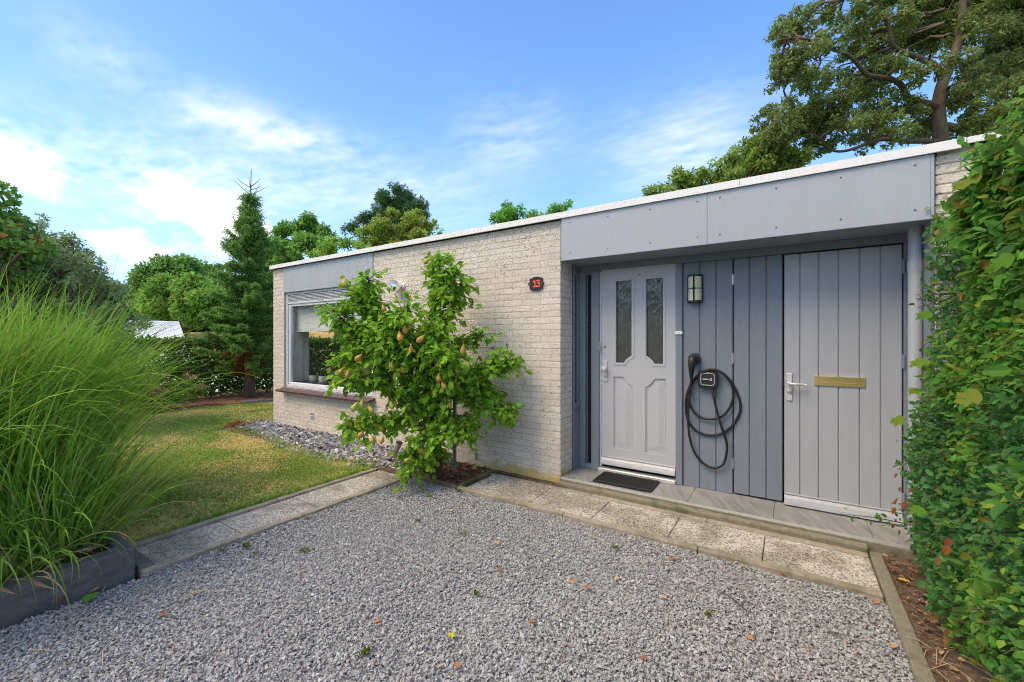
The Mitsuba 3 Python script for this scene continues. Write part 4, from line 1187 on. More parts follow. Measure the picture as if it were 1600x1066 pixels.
for i, (x, y, z) in enumerate(PEARS):
    s = rp_.uniform(.70, 1.0)
    m = lathe(pear_prof, (0, 0, -.096), None, 18)
    m.apply_scale([s * rp_.uniform(.92, 1.08), s, s * rp_.uniform(.9, 1.15)])
    m.apply_transform(trimesh.transformations.rotation_matrix(rp_.normal() * .34, [1, 0, 0]) @ trimesh.transformations.rotation_matrix(rp_.normal() * .34, [0, 1, 0]))
    m = cat([m, tube([(0, 0, -.004), (.004, 0, .025)], .0018, 5)])
    m.apply_translation((x + .085, y - .185, z + .045))
    part(PT, 'pear', P(m, 'pear_skin', smooth=50))
st = thing('tree_stake', 'grey wooden stake beside the pear tree trunk', 'stake')
part(st, 'post', P(limb((-2.915, 3.33, -.06), (-2.905, 3.33, .95), .022, .02, rp_, 5, .0, 10), 'stake_wood', smooth=True))
part(st, 'tie', P(tube(spline([(-3.03, 3.12, .27), (-2.99, 3.08, .22), (-2.93, 3.2, .14), (-2.90, 3.36, .10), (-2.94, 3.33, .14), (-2.99, 3.22, .22)], 30), .007, 7), 'hose_green', smooth=60))

# ================================================================ RIGHT HEDGE
rh = np.random.default_rng(101)
HG = thing('hedge', 'tall mixed green hedge with some brown leaves at the right of the driveway', 'hedge')


def hedge_face(y, z):
    q = np.stack([y * 1.6, z * 1.6, 0 * y], -1)
    return np.interp(z, [0, .1, .36, .9, 1.3, 1.7, 2.1, 2.5], [.67, .63, .60, .62, .69, .72, .76, .84]) + .20 * (meshkit.fbm(q * 1.6, 3, 6) - .5)


N = 66000
y = rh.uniform(1.0, 3.57, N)
z = rh.uniform(.02, 2.62, N) ** 1.0
dep = np.abs(rh.normal(size=N)) * .20 - .01
x = hedge_face(y, z) + dep
top = 1.98 + .16 * meshkit.fbm(np.stack([y * 2, x * 2, 0 * y], -1), 3, 8) + .22 * npsmooth(3.3, 2.3, y)
ok = (z < top + .05 * rh.normal(size=N)) & (rh.random(N) < .35 + .65 * npsmooth(.0, .25, z))
x, y, z, dep = x[ok], y[ok], z[ok], dep[ok]
# the top of the hedge
M2 = 9000
yt = rh.uniform(1.0, 3.6, M2); xt = rh.uniform(.7, 1.5, M2)
zt = 1.98 + .16 * meshkit.fbm(np.stack([yt * 2, xt * 2, 0 * yt], -1), 3, 8) + .22 * npsmooth(3.3, 2.3, yt) - np.abs(rh.normal(size=M2)) * .12
x, y, z, dep = np.r_[x, xt], np.r_[y, yt], np.r_[z, zt], np.r_[dep, np.full(M2, .3)]
# sprays and shoots that stick out of the face
sh, twh = [], []
for i in range(190):
    yy, zz = rh.uniform(1.2, 3.6), rh.uniform(.15, 2.35)
    p0 = np.array([hedge_face(np.array(yy), np.array(zz)) + .05, yy, zz])
    d = unit(np.array([-1., rh.normal() * .7, rh.normal() * .45 + .15]))
    Ls = rh.uniform(.06, .13) * (2.0 if rh.random() < .06 else 1)
    twh.append(tube(np.array([p0, p0 + d * Ls * .5 + [0, 0, .01], p0 + d * Ls + [0, 0, -.02]]), [.003, .0025, .0015], 4, cap=False))
    for j in range(int(5 + Ls * 40)):
        f = rh.uniform(.15, 1.)
        sh.append(p0 + d * Ls * f + rh.normal(size=3) * .012)
spec = [(.60, 3.35, .31, (-.55, -.35, .10), .42)]
for (a, b, c, d, Ls) in spec:
    p0, d = np.array([a, b, c]), unit(np.array(d))
    twh.append(tube(np.array([p0, p0 + d * Ls * .5 + [0, 0, .01], p0 + d * Ls]), [.003, .0025, .0015], 4, cap=False))
    for j in range(26):
        sh.append(p0 + d * Ls * rh.uniform(.1, 1.) + rh.normal(size=3) * .014)
sh = np.array(sh)
pos = np.r_[np.c_[x, y, z], sh]
dep = np.r_[dep, np.full(len(sh), -.1)]
n = len(pos)
axis = np.c_[-rh.uniform(.1, 1., n), rh.normal(size=n) * .7, rh.normal(size=n) * .6 - .15]
nrm = np.array([-.55, -.25, .75]) + rh.normal(size=(n, 3)) * .42
zone = meshkit.fbm(pos * [2.2, 2.2, 2.2], 2, 12)
LLh = np.clip(rh.lognormal(math.log(.027), .36, n), .013, .07) * np.where(zone > .55, 1.25, 1.0) * np.where((pos[:, 2] > 1.7) & (pos[:, 1] < 3.1), 1.35, 1.)
base = np.where((zone > .5)[:, None], np.array([[.145, .32, .058]]), np.array([[.105, .25, .075]]))
colh = base * rh.uniform(.65, 1.4, (n, 1)) * (1 + .1 * rh.normal(size=(n, 3)))
young = rh.random(n) < np.where(zone > .52, .13, .04)
colh[young] = np.array([.24, .31, .05]) * rh.uniform(.7, 1.2, (young.sum(), 1))
tw_y = (rh.random(n) < .015)
colh[tw_y] = np.array([.30, .24, .05]) * rh.uniform(.6, 1.1, (tw_y.sum(), 1))
dcam = np.linalg.norm(pos - [0, 0, 1.4], axis=1)
vis = (dep < .03) & in_view(pos[:, 0], pos[:, 1], .8, 1.0)
score = np.where(vis, dcam, 99.)
order = np.argsort(score)
pick, back = order[:300], order[300:]
deep = back[dep[back] > .10]
back = back[dep[back] <= .10]
part(HG, 'foliage', leaf_ply(merge([leaf_arrays(pos[b_], axis[b_], nrm[b_], LLh[b_], LLh[b_] * .6, colh[b_], kd) for b_, kd in ((back, 'ovate'), (deep, 'diamond'))])), kind='stuff')
hv = leaf_variants(rh, [np.array(c) for c in ((.12, .28, .065), (.15, .34, .06), (.17, .38, .06), (.10, .24, .065), (.30, .44, .07), (.14, .31, .08))], 'ovate', .6)
hl = leaf_variants(rh, [np.array(c) for c in ((.15, .31, .045), (.20, .32, .05), (.24, .30, .055))], 'lobed', .8)
for i in pick:
    part(HG, 'leaf', {**hv[int(rh.integers(len(hv)))], 'to_world': place_leaf(pos[i], axis[i], nrm[i], LLh[i] * 1.15)})
for (yy, zz, s) in ((3.3, 1.55, .085), (3.35, 1.28, .10), (3.3, 1.98, .08), (3.1, 1.95, .09), (2.6, 2.1, .10), (3.4, .92, .085), (2.3, 1.7, .085), (3.45, 1.1, .085), (2.2, 1.2, .08), (3.0, 1.45, .085), (2.9, .55, .08)):
    p0 = np.array([hedge_face(np.array(yy), np.array(zz)) - .05, yy, zz])
    part(HG, 'maple_leaf', {**hl[int(rh.integers(3))], 'to_world': place_leaf(p0, np.array([-.8, rh.normal() * .4, -.35]), np.array([-.3, -.5, .8]) + rh.normal(size=3) * .2, s)}, label='broad yellow green lobed leaf in the hedge')
hb = leaf_variants(rh, [np.array(c) for c in ((.33, .14, .06), (.40, .20, .08), (.25, .10, .05))], 'ovate', .7)
for (yy, zz) in ((3.28, .47), (3.25, .43), (3.3, .40), (3.22, .5), (3.33, .58), (3.1, .56), (3.05, .53), (3.3, .42), (2.42, .62), (2.41, .56), (2.43, .50), (2.6, 1.6), (2.9, 1.95), (2.5, .2), (2.52, .16), (3.0, .60), (3.27, .36)):
    p0 = np.array([hedge_face(np.array(yy), np.array(zz)) - .07, yy + rh.normal() * .02, zz + rh.normal() * .02])
    part(HG, 'brown_leaf', {**hb[int(rh.integers(3))], 'to_world': place_leaf(p0, np.array([-.4, rh.normal() * .5, -.8]), np.array([-.7, -.5, .3]) + rh.normal(size=3) * .4, rh.uniform(.03, .055))}, label='withered brown leaf in the hedge')
st_ = []
for i in range(120):
    yy, xx = rh.uniform(1.1, 3.55), rh.uniform(.92, 1.3)
    h = rh.uniform(.8, 2.1)
    e = np.array([max(.96, xx + rh.normal() * .15), yy + rh.normal() * .2, h])
    st_.append(limb((xx, yy, -.05), e, .012, .004, rh, 6, .05, 5))
part(HG, 'stems', P(cat(st_ + twh), 'bark_mat', smooth=True), kind='stuff')

# ================================================================ ORNAMENTAL GRASS
ro = np.random.default_rng(55)
OG = thing('ornamental_grass', 'huge clump of tall arching green ornamental grass behind the dark edging', 'grass plant')


def arch(r, n, centre, rad, Lr, lean, cols, wind, w=(.006, .012), seg=10, up=(.75, 1.35), droop=1.0, jit=.12):
    a = r.uniform(0, 2 * np.pi, n)
    rr = rad * np.sqrt(r.random(n))
    p = np.c_[centre[0] + rr * np.cos(a), centre[1] + rr * np.sin(a), np.full(n, centre[2])]
    out = np.c_[np.cos(a), np.sin(a), 0 * a]
    ln = r.uniform(*lean, n)[:, None]
    d = unit(np.c_[out[:, :2] * ln * (.35 + .65 * (rr / rad))[:, None] + r.normal(size=(n, 2)) * jit, np.ones(n)])
    L = r.uniform(*Lr, n)
    ds = (L / seg)[:, None]
    wd = r.uniform(*w, n)
    pts = [p]
    g = r.uniform(*up, n)[:, None] * droop
    for i in range(seg):
        s = (i + 1) / seg
        d = unit(d + np.array([wind[0], wind[1], 0]) * s * .10 + np.array([0, 0, -1]) * g * s * s * .22)
        p = p + d * ds
        p[:, 2] = np.maximum(p[:, 2], .02)
        pts.append(p)
    C = np.stack(pts, 1)
    tdir = np.gradient(C, axis=1)
    kink = r.normal(size=(n, 1, 3)) * (.05 * L)[:, None, None] * (np.linspace(0, 1, seg + 1) ** 2.5)[None, :, None]
    C = C + kink
    side = unit(np.cross(tdir, np.array([0, 0, 1.]) + .3 * r.normal(size=(n, 1, 3))))
    s = np.linspace(0, 1, seg + 1)
    prof = np.minimum(1, .5 + s * 3) * np.clip((1 - s) * 2.2, 0.02, 1)
    hw = wd[:, None, None] * .5 * prof[None, :, None]
    v = np.stack([C - side * hw, C + side * hw], 2).reshape(n, -1, 3)
    i = np.arange(seg)
    f = np.concatenate([np.stack([2 * i, 2 * i + 1, 2 * i + 3], 1), np.stack([2 * i, 2 * i + 3, 2 * i + 2], 1)])
    F = f[None] + (np.arange(n) * (2 * (seg + 1)))[:, None, None]
    c = np.repeat(cols, 2 * (seg + 1), axis=0)
    return v.reshape(-1, 3), F.reshape(-1, 3), c


WIND = (.26, .08)
gp = []
for (c, n, rad, ln, lr) in (((-4.40, .20, .10), 1250, .34, (.04, .26), (1.05, 1.6)), ((-4.85, .40, .10), 1150, .36, (.05, .34), (1.2, 1.85)), ((-4.15, -.2, .10), 1250, .36, (.05, .36), (1.1, 1.7)), ((-4.9, .1, .1), 1100, .45, (.1, .5), (1.3, 1.95)), ((-5.2, .75, .1), 600, .35, (.1, .5), (1.3, 2.0))):
    cols = tint(ro, n, (.20, .40, .05), .38, (.33, .44, .09), .3)
    gp.append(arch(ro, n, c, rad, lr, ln, cols, WIND, w=(.010, .020), up=(.5, 2.6), jit=.20))
    m_ = n // 4
    gp.append(arch(ro, m_, c, rad * 1.05, (.4, 1.1), (.4, 1.3), tint(ro, m_, (.17, .29, .05), .35, (.46, .37, .19), .35), (.2, .1), w=(.006, .012), jit=.4))
    m_ = n // 6
    gp.append(arch(ro, m_, c, rad * 1.0, (.5, 1.5), (.3, 1.0), tint(ro, m_, (.52, .43, .24), .3), (.2, .1), w=(.003, .008), up=(1.0, 3.2), jit=.4))
gp.append(arch(ro, 650, (-3.74, .62, .08), .22, (.5, 1.0), (.25, 1.0), tint(ro, 650, (.20, .38, .055), .35, (.46, .38, .2), .12), (.15, .1), w=(.006, .012), jit=.2))
gp.append(arch(ro, 420, (-3.85, .40, .08), .3, (.8, 1.3), (.05, .36), tint(ro, 420, (.21, .40, .055), .35), (.2, .1), w=(.007, .014), up=(.8, 2.2), jit=.2))
gp.append(arch(ro, 60, (-4.1, .45, .08), .25, (1.2, 1.75), (.25, .7), tint(ro, 60, (.24, .42, .06), .3), (.8, .3), w=(.004, .008), up=(1.6, 2.6)))
gp.append(arch(ro, 70, (-3.52, .40, .12), .14, (.5, .9), (.5, 1.5), tint(ro, 70, (.20, .36, .06), .25), (1.0, -.4), w=(.007, .012), up=(2.5, 4.2)))
gp.append(arch(ro, 110, (-3.48, .25, .12), .24, (.35, .75), (.5, 1.5), tint(ro, 110, (.21, .37, .07), .3, (.5, .42, .22), .2), (1.0, -.3), w=(.006, .011), up=(2.5, 4.6)))
gp.append(arch(ro, 60, (-3.50, -.05, .12), .16, (.5, .9), (.5, 1.5), tint(ro, 60, (.20, .36, .06), .25), (1.0, -.4), w=(.007, .012), up=(2.5, 4.2)))
part(OG, 'blades', leaf_ply(merge(gp), 'blade_mat'), kind='stuff')
n = 900
xy = np.c_[ro.uniform(-4.9, -3.4, n), ro.uniform(-.8, .8, n)]
part(OG, 'thatch', leaf_ply(leaf_arrays(np.c_[xy, ro.uniform(.09, .2, n)], ro.normal(size=(n, 3)) * [1, 1, .3], np.array([0, 0, 1.]) + .4 * ro.normal(size=(n, 3)), ro.uniform(.10, .28, n), .009, tint(ro, n, (.34, .26, .15), .5), 'diamond'), 'chip_mat'), kind='stuff')

# ================================================================ FAR GARDEN
rf = np.random.default_rng(303)
# clipped hedge at the end of the lawn
FH = thing('garden_hedge', 'clipped dark green hedge at the far end of the lawn', 'hedge')
n = 42000
y = rf.uniform(-2.5, 11.5, n)
z = rf.uniform(.04, 1.36, n)
x = -11.35 - np.abs(rf.normal(size=n)) * .16 + .10 * (meshkit.fbm(np.stack([y * 2, z * 2, 0 * y], -1), 3, 3) - .5)
keep = rf.random(n) < .35 + .65 * npsmooth(.04, .2, z)
x, y, z = x[keep], y[keep], z[keep]
n2 = 9000
x2, y2 = rf.uniform(-12.1, -11.3, n2), rf.uniform(-2.5, 11.5, n2)
z2 = 1.33 + .05 * rf.normal(size=n2)
pos = np.r_[np.c_[x, y, z], np.c_[x2, y2, z2]]
n = len(pos)
part(FH, 'foliage', leaf_ply(leaf_arrays(pos, np.c_[rf.uniform(0, 1, n), rf.normal(size=(n, 2)) * .7], np.array([.7, 0, .6]) + rf.normal(size=(n, 3)) * .5, rf.uniform(.06, .11, n), rf.uniform(.035, .065, n), tint(rf, n, (.095, .19, .05), .4, (.16, .25, .07), .12), 'diamond')), kind='stuff')
hs = [limb((rf.uniform(-11.8, -11.4), yy, -.05), (rf.uniform(-11.9, -11.3), yy + rf.normal() * .15, 1.2), .02, .008, rf, 5, .05, 5) for yy in np.arange(-2, 11.4, .32)]
part(FH, 'stems', P(cat(hs), 'bark_mat', smooth=True), kind='stuff')

# spruce
SP = thing('spruce_tree', 'slim dark green spruce with a bare top and reddish trunk beside the house', 'tree')
sx, sy = -10.7, 4.9
part(SP, 'trunk', P(tube(spline([(sx, sy, -.05), (sx + .02, sy, 1.2), (sx - .02, sy + .02, 3.0), (sx + .06, sy, 4.5), (sx + .10, sy, 5.42)], 24), [.13, .09, .055, .022, .006], 10), 'bark_mat', smooth=True))
br, npz, nax, nlen, ncol = [], [], [], [], []
for i in range(230):
    t = rf.random() ** .9
    z0_ = .55 + t * 4.25
    a = rf.uniform(0, 6.28)
    R = (.84 * np.clip(1 - (z0_ - .4) / 4.9, 0, 1) ** .8 + .10) * rf.uniform(.55, 1.25)
    R *= 1 - .5 * npsmooth(3.1, 4.6, z0_)
    if z0_ < 1.1:
        R *= .6
    d = np.array([math.cos(a), math.sin(a), 0])
    droop = -.20 if z0_ < 3.2 else .35
    s = np.linspace(0, 1, 9)[:, None]
    c = np.array([sx, sy, z0_]) + d * R * s + np.array([0, 0, 1]) * R * (droop * s + .30 * s * s)
    br.append(tube(c, np.linspace(.014, .003, 9), 4, cap=False))
    low = z0_ < 1.35
    dens = 0 if z0_ > 4.75 else (150 if low else (230 if z0_ < 3.4 else 150))
    for j in range(int(dens * R)):
        f = rf.uniform(.02, 1.02)
        k0 = c[0] + (c[-1] - c[0]) * f
        k0[2] = np.interp(f, s[:, 0], c[:, 2])
        side = np.cross(d, [0, 0, 1]) * rf.choice([-1, 1])
        tdir = unit(d * .7 + side * rf.uniform(.1, 1.0) + np.array([0, 0, rf.uniform(-.75, .25)]))
        tl = rf.uniform(.06, .20) * (1.1 - .4 * f)
        m_ = 5
        q = k0 + tdir * tl * np.linspace(.1, 1, m_)[:, None]
        npz.append(q)
        nax.append(unit(tdir * .8 + rf.normal(size=(m_, 3)) * .75))
        nlen.append(np.full(m_, .07))
        if z0_ < 1.15 and f < .5 and rf.random() < .8:
            ncol.append(tint(rf, m_, (.34, .13, .045), .35))
        else:
            ncol.append(tint(rf, m_, np.array([.19, .35, .09]) * rf.uniform(.8, 1.3), .3, (.26, .40, .11), .15))
for i in range(9):
    a = i * 2.4
    c = np.array([sx + .09, sy, 4.72 + .035 * i])
    d = np.array([math.cos(a), math.sin(a), .55])
    br.append(tube(np.array([c, c + d * .17, c + d * (.42 - .02 * i) + [0, 0, .03]]), [.010, .007, .003], 5, cap=False))
part(SP, 'branches', P(cat(br), 'bark_mat', smooth=True), kind='stuff')
for i in range(1500):   # short needle tufts close to the stem
    zz = rf.uniform(1.2, 4.5)
    rr = .05 + abs(rf.normal()) * .10
    a = rf.uniform(0, 6.28)
    q = np.array([sx + rr * math.cos(a), sy + rr * math.sin(a), zz]) + rf.normal(size=(6, 3)) * .03
    npz.append(q); nax.append(rf.normal(size=(6, 3)) + [math.cos(a), math.sin(a), -.2]); nlen.append(np.full(6, .07)); ncol.append(tint(rf, 6, (.19, .35, .09), .3))
npz, nax, nlen, ncol = np.concatenate(npz), np.concatenate(nax), np.concatenate(nlen), np.concatenate(ncol)
part(SP, 'needles', leaf_ply(leaf_arrays(npz, nax, rf.normal(size=npz.shape), nlen, .021, ncol, 'diamond')), kind='stuff')

# hydrangea
HY = thing('flowering_shrub', 'low shrub with faded pink flower heads in front of the far hedge', 'shrub')
cy = [(-10.35, 3.1, .42, .32), (-10.3, 3.45, .38, .30), (-10.45, 2.7, .4, .32), (-10.3, 3.75, .30, .22), (-10.2, 2.95, .25, .25)]
part(HY, 'foliage', leaf_ply(blob_leaves(rf, cy, 700, .085, (.14, .26, .045), .35, (.22, .24, .06), .1, 'ovate', .4)), kind='stuff')
for i in range(22):
    b = cy[int(rf.integers(5))]
    p0 = np.array(b[:3]) + unit(np.abs(rf.normal(size=3)) * [1, 1, 1.2]) * [b[3], rf.choice([-1, 1]) * b[3], b[3]]
    m_ = 46
    q = unit(rf.normal(size=(m_, 3))) * [.055, .055, .035] + p0
    part(HY, 'flower_head', leaf_ply(leaf_arrays(q, rf.normal(size=(m_, 3)), unit(q - p0) + rf.normal(size=(m_, 3)) * .3, .028, .024, tint(rf, m_, (.46, .24, .20), .3, (.50, .42, .30), .3), 'diamond')))
# red ground cover
RC = thing('red_groundcover', 'low red ground cover plant at the corner of the stones', 'plant')
part(RC, 'foliage', leaf_ply(blob_leaves(rf, [(-7.35, 3.3, .04, .12), (-7.5, 3.22, .04, .12), (-7.22, 3.38, .03, .10), (-7.6, 3.3, .03, .1), (-7.4, 3.12, .03, .1)], 2600, .03, (.36, .07, .03), .4, (.20, .20, .05), .25, 'diamond', .5, squash=.5)), kind='stuff')

# dense shrubs at the left
BUSH = [(-10.14, 1.19, 2.7, .55), (-10.3, 1.56, 2.51, .53), (-8.85, 1.63, 2.3, .4), (-9.32, 1.97, 2.22, .35), (-10.34, 1.49, 3.04, .34), (-9.37, 1.62, 2.77, .3), (-8.96, 1.78, 2.55, .22), (-9.44, 2.16, 2.23, .23), (-8.86, 1.87, 2.43, .16), (-8.47, 2.07, 1.98, .24), (-10.14, 1.26, 2.01, .61), (-10.02, 1.66, 1.92, .52), (-8.67, 1.83, 1.78, .38), (-8.56, 2.17, 1.7, .3), (-9.32, 1.68, 2.94, .12), (-10.44, 1.54, 3.35, .15), (-10.06, 1.32, 3.12, .2), (-9.6, 1.6, 1.2, .6), (-9.0, 1.9, 1.1, .5), (-10.3, 1.3, .9, .7), (-9.2, 1.2, 2.1, .5), (-9.5, 1.9, 1.7, .5)]
tree('silvery_bush', 'big bush with small silvery green leaves behind the tall grass', 'bush', (-9.6, 1.6, -.08), BUSH, 61, (.10, .135, .06), .062, 900, .07, fork=.25, var=.45, alt=(.26, .30, .22), p=.16, asp=.42, up=.25, clump=.42)
SYC = [(-9.23, 1, 2.84, .36), (-8.41, 1.05, 2.66, .25), (-8.99, .78, 2.93, .51), (-9, 1, 2.37, .35), (-8.92, 1.23, 2.62, .16), (-9.36, .60, 3.3, .36), (-9.5, .4, 2.2, .6)]
tree('leafy_tree', 'broad leaved tree with bright green leaves and brown seed clusters at the left edge', 'tree', (-9.3, .6, -.08), SYC, 62, (.055, .11, .024), .08, 330, .09, fork=.35, var=.35, alt=(.22, .13, .07), p=.14, kind='lobed', asp=.85)

# trees beyond
OAK = [(-0.2,10.55,7.85,0.34),(0.08,11.55,8.56,0.37),(0.34,11.26,8.41,0.28),(0.7,12.12,8.95,0.37),(-0.1,11.64,7.8,0.33),(0.18,10.35,7.19,0.33),(0.45,10.39,6.98,0.36),(0.09,12.33,7.71,0.39),(-0.21,10.61,6.86,0.25),(0.36,10.92,6.83,0.34),(0.9,13.28,8.01,0.35),(0.92,11.91,6.86,0.4),(1.46,13.22,7.4,0.44),(0.56,11.69,6.65,0.36),(0.09,11.8,6.85,0.37),(-0.14,10.36,5.98,0.33),(-0.47,11.42,6.47,0.33),(-0.63,11.93,6.19,0.31),(-0.22,11.29,5.98,0.41),(0.22,12.16,6.36,0.43),(0.71,12.3,6.51,0.42),(1.05,10.92,5.88,0.32),(1.75,13.21,6.92,0.43),(1.2,12.41,8.41,0.32),(1.35,11.74,8.3,0.39),(0.83,10.69,7.65,0.19),(1.92,13.61,8.77,0.39),(2,12.63,8.58,0.43),(2.5,13.6,9.15,0.49),(2.72,14.17,8.79,0.47),(3,13.92,8.84,0.49),(3.54,14.82,9.49,0.56),(3.62,13.48,8.6,0.49),(4.48,15.12,9.29,0.54),(3.42,13.49,8.11,0.46),(4.35,15.39,8.72,0.56),(4.69,15.47,8.32,0.55),(2.81,12.17,7.17,0.33),(2.18,11.85,6.96,0.33),(1.88,11.87,7.21,0.3),(1.83,13.81,8.37,0.32),(2.22,12.67,6.53,0.4),(2.57,13.41,6.39,0.42),(1.92,12.12,5.88,0.34),(1.54,12.41,6.03,0.36),(3.26,13.22,6.75,0.42),(3.46,13.27,6.15,0.42),(4.15,14.34,6.56,0.44),(3.29,13.76,6.26,0.37),(4.05,15.11,7.88,0.44),(1.09,12.58,6.15,0.33),(0.69,12.96,6.25,0.32),(0.35,12.55,6.02,0.28),(1.57,13.71,8.73,0.29),(1.09,12.55,8.16,0.27),(0.63,10.91,7.67,0.24),(1.66,13.42,10.02,0.63),(2.5,14.25,10.37,0.64),(3.26,14.59,10.26,0.63),(3.77,14.04,9.63,0.59),(4.52,14.92,9.9,0.61),(4.25,13.42,6.66,0.54),(4.9,15.48,9.19,0.62),(4.51,14.54,6.25,0.44)]
OK_ = thing('oak_tree', 'big oak with a thick bare trunk and wind blown leaves behind the roof', 'tree')
part(OK_, 'trunk', P(tube(spline([(2.9, 13.15, -.1), (2.93, 13.19, 2.54), (2.85, 13.14, 5.79), (2.78, 13.09, 6.51), (2.89, 13.16, 7.21), (3.03, 13.26, 7.57), (3.19, 13.36, 8.27), (3.25, 13.4, 9.27), (3.19, 13.36, 10.4)], 50), [.30, .25, .20, .18, .16, .12, .09, .06, .04], 14), 'bark_mat', smooth=True))
LIMBS = [([(2.85,13.14,7.2),(2.71,12.94,7.43),(2.51,12.71,7.5),(2.13,12.35,7.61),(1.85,12.07,7.77),(1.77,11.91,8.09),(1.61,11.71,8.32),(1.31,11.4,8.77)], .105),
         ([(2.83,13.12,6.48),(2.45,12.77,6.65),(2.15,12.48,6.76),(2.06,12.32,6.89),(1.75,12.02,7.03),(1.38,11.68,7.07),(1.2,11.46,7.24),(1.01,11.24,7.38),(0.73,10.96,7.43),(0.52,10.72,7.49),(0.08,10.33,7.54),(-0.19,10.05,7.42)], .10),
         ([(2.85,13.14,5.75),(2.68,12.96,5.79),(2.19,12.57,5.77),(1.71,12.18,5.78),(1.34,11.87,5.63),(0.75,11.41,5.51),(0.6,11.24,5.65),(0.19,10.91,5.72)], .09),
         ([(2.78,13.09,6.4),(2.33,12.95,6.59),(1.87,12.81,6.56),(1.62,12.8,6.53),(1.14,12.64,6.51),(0.72,12.53,6.44),(0.09,12.28,6.68)], .08),
         ([(2.95,13.3,6.2),(4.2,14.6,6.6),(4.29,15,7.31),(4.11,14.84,7.66),(3.73,14.56,7.89),(3.42,14.31,8.07),(3.15,14.09,8.58),(3.27,14.13,9.47)], .13)]
lp_ = []
for q, r0 in LIMBS:
    c = spline(q, 40)
    lp_.append(c)
    part(OK_, 'limb', P(tube(c, np.linspace(r0 * .72, .012, 40), 9), 'bark_mat', smooth=True))
ro2 = np.random.default_rng(8)
A = np.array(OAK)
for i in range(len(A)):
    dd = np.linalg.norm((A[:, :3] - A[i, :3]) * [1, .4, 1], axis=1)
    j = np.argsort(dd)[int(ro2.integers(1, 4))]
    OAK.append(tuple((A[i, :3] + A[j, :3]) / 2 + ro2.normal(size=3) * .15) + (float(A[i, 3] * .85),))
allp = np.concatenate(lp_ + [np.array([(2.9, 13.16, z) for z in np.linspace(6, 10, 14)])])
ob = []
for (x, y, z, R) in OAK:
    d = np.linalg.norm(allp - [x, y, z], axis=1)
    ob.append(limb(allp[np.argmin(d)], (x, y, z), .035, .01, rf, 6, .08, 5))
    for j in range(5):
        e = np.array([x, y, z]) + unit(rf.normal(size=3)) * R * .9
        ob.append(limb((x, y, z), e, .012, .004, rf, 4, .08, 4))
part(OK_, 'branches', P(cat(ob), 'bark_mat', smooth=True), kind='stuff')
part(OK_, 'crown', leaf_ply(blob_leaves(rf, OAK, 1250, .078, (.22, .30, .09), .45, (.32, .37, .16), .15, 'diamond', .36, wind=(.5, .3, -.1), asp=.55)), kind='stuff')
T6 = [(x, y, z, R * 1.35) for x, y, z, R in [(-2.29,10.97,5.33,0.22),(-2.5,10.88,5.13,0.21),(-3.07,11.24,5.28,0.15),(-1.99,12.29,5.64,0.17),(-1.53,11.75,5.62,0.18),(-1.28,12.16,5.83,0.18),(-1.09,12.45,5.55,0.23),(-1.74,11.69,5.19,0.2),(-2.16,11.47,5.2,0.2),(-1.4,11.91,5.31,0.21),(-0.86,12.33,5.91,0.23), (-2.4, 11.1, 4.9, .25), (-1.6, 11.9, 4.9, .3), (-1.0, 12.2, 5.2, .3), (-2.55,10.46,4.95,0.19), (-2.05,10.9,5.29,0.19), (-1.76,10.84,5.36,0.18), (-1.37,11.08,5.54,0.21), (-1.05,11.18,5.63,0.21), (-0.9,11.86,6.07,0.22), (-0.54,11.42,5.66,0.27), (-0.28,11.45,5.69,0.27), (0.02,11.76,5.51,0.27), (-1.04,11.06,5.21,0.24), (-1.42,10.88,5.0,0.21), (-0.41,11.48,6.11,0.24), (0.21,11.74,5.6,0.27), (-2.73,11.21,5.12,0.20), (-2.92,10.98,5.2,0.15), (-2.32,11.09,5.49,0.19), (-2.12,12.1,5.6,0.21), (-1.63,11.39,5.39,0.19), (-1.29,12.21,5.75,0.22), (-1.05,12.84,6.01,0.26), (-0.77,12.04,5.95,0.22), (-0.6,12.72,5.82,0.30), (-0.25,13.03,5.93,0.30), (-1.1,11.78,5.13,0.22), (-1.55,11.89,5.17,0.20), (-0.75,12.8,5.63,0.27)]]
tree('young_oak', 'loose yellowish green tree showing just above the roof edge left of the big oak', 'tree', (-1.8, 11.9, -.09), T6, 63, (.10, .15, .035), .085, 560, .09, fork=.6, var=.4, alt=(.20, .20, .06), p=.15)
T5 = [(x, y, z, R * 1.25) for x, y, z, R in [(-7.33,10.76,5.36,0.26),(-7.93,11.08,5.23,0.19),(-7.29,11.52,5.59,0.19),(-6.61,11.29,5.28,0.22),(-6.37,12.12,5.59,0.25),(-5.96,12.2,5.66,0.16),(-6.66,11.99,5.25,0.25),(-7.35,11.15,5.16,0.28),(-7.11,11.73,5.16,0.25),(-6.16,12.39,5.41,0.21), (-7.0, 11.5, 4.8, .4), (-6.2, 12.2, 4.9, .35)]]
tree('round_tree', 'bright green treetop rising over the middle of the roof edge', 'tree', (-6.9, 11.7, -.09), T5, 64, (.07, .15, .03), .095, 620, .1, fork=.6, var=.35)
tree('thin_tree', 'tiny green treetop peeking over the roof between the larger trees', 'tree', (-4.05, 12.0, -.09), [(-4.08, 12.04, 5.41, .07), (-3.94, 11.96, 5.28, .07), (-4.0, 12.0, 5.0, .2)], 65, (.08, .15, .03), .07, 700, .05, fork=.8)
T4 = [(-11.94,9.9,5.24,0.45),(-11.25,10.46,5.49,0.41),(-11.03,11.19,5.55,0.38),(-11.41,10.16,4.88,0.49),(-12.15,9.53,4.92,0.4),(-10.48,11.15,5.26,0.21),(-10.55,10.24,4.9,0.39),(-11.44,9.77,5.58,0.31),(-11.46,10.97,5.99,0.24), (-11.2, 10.3, 4.3, .6)]
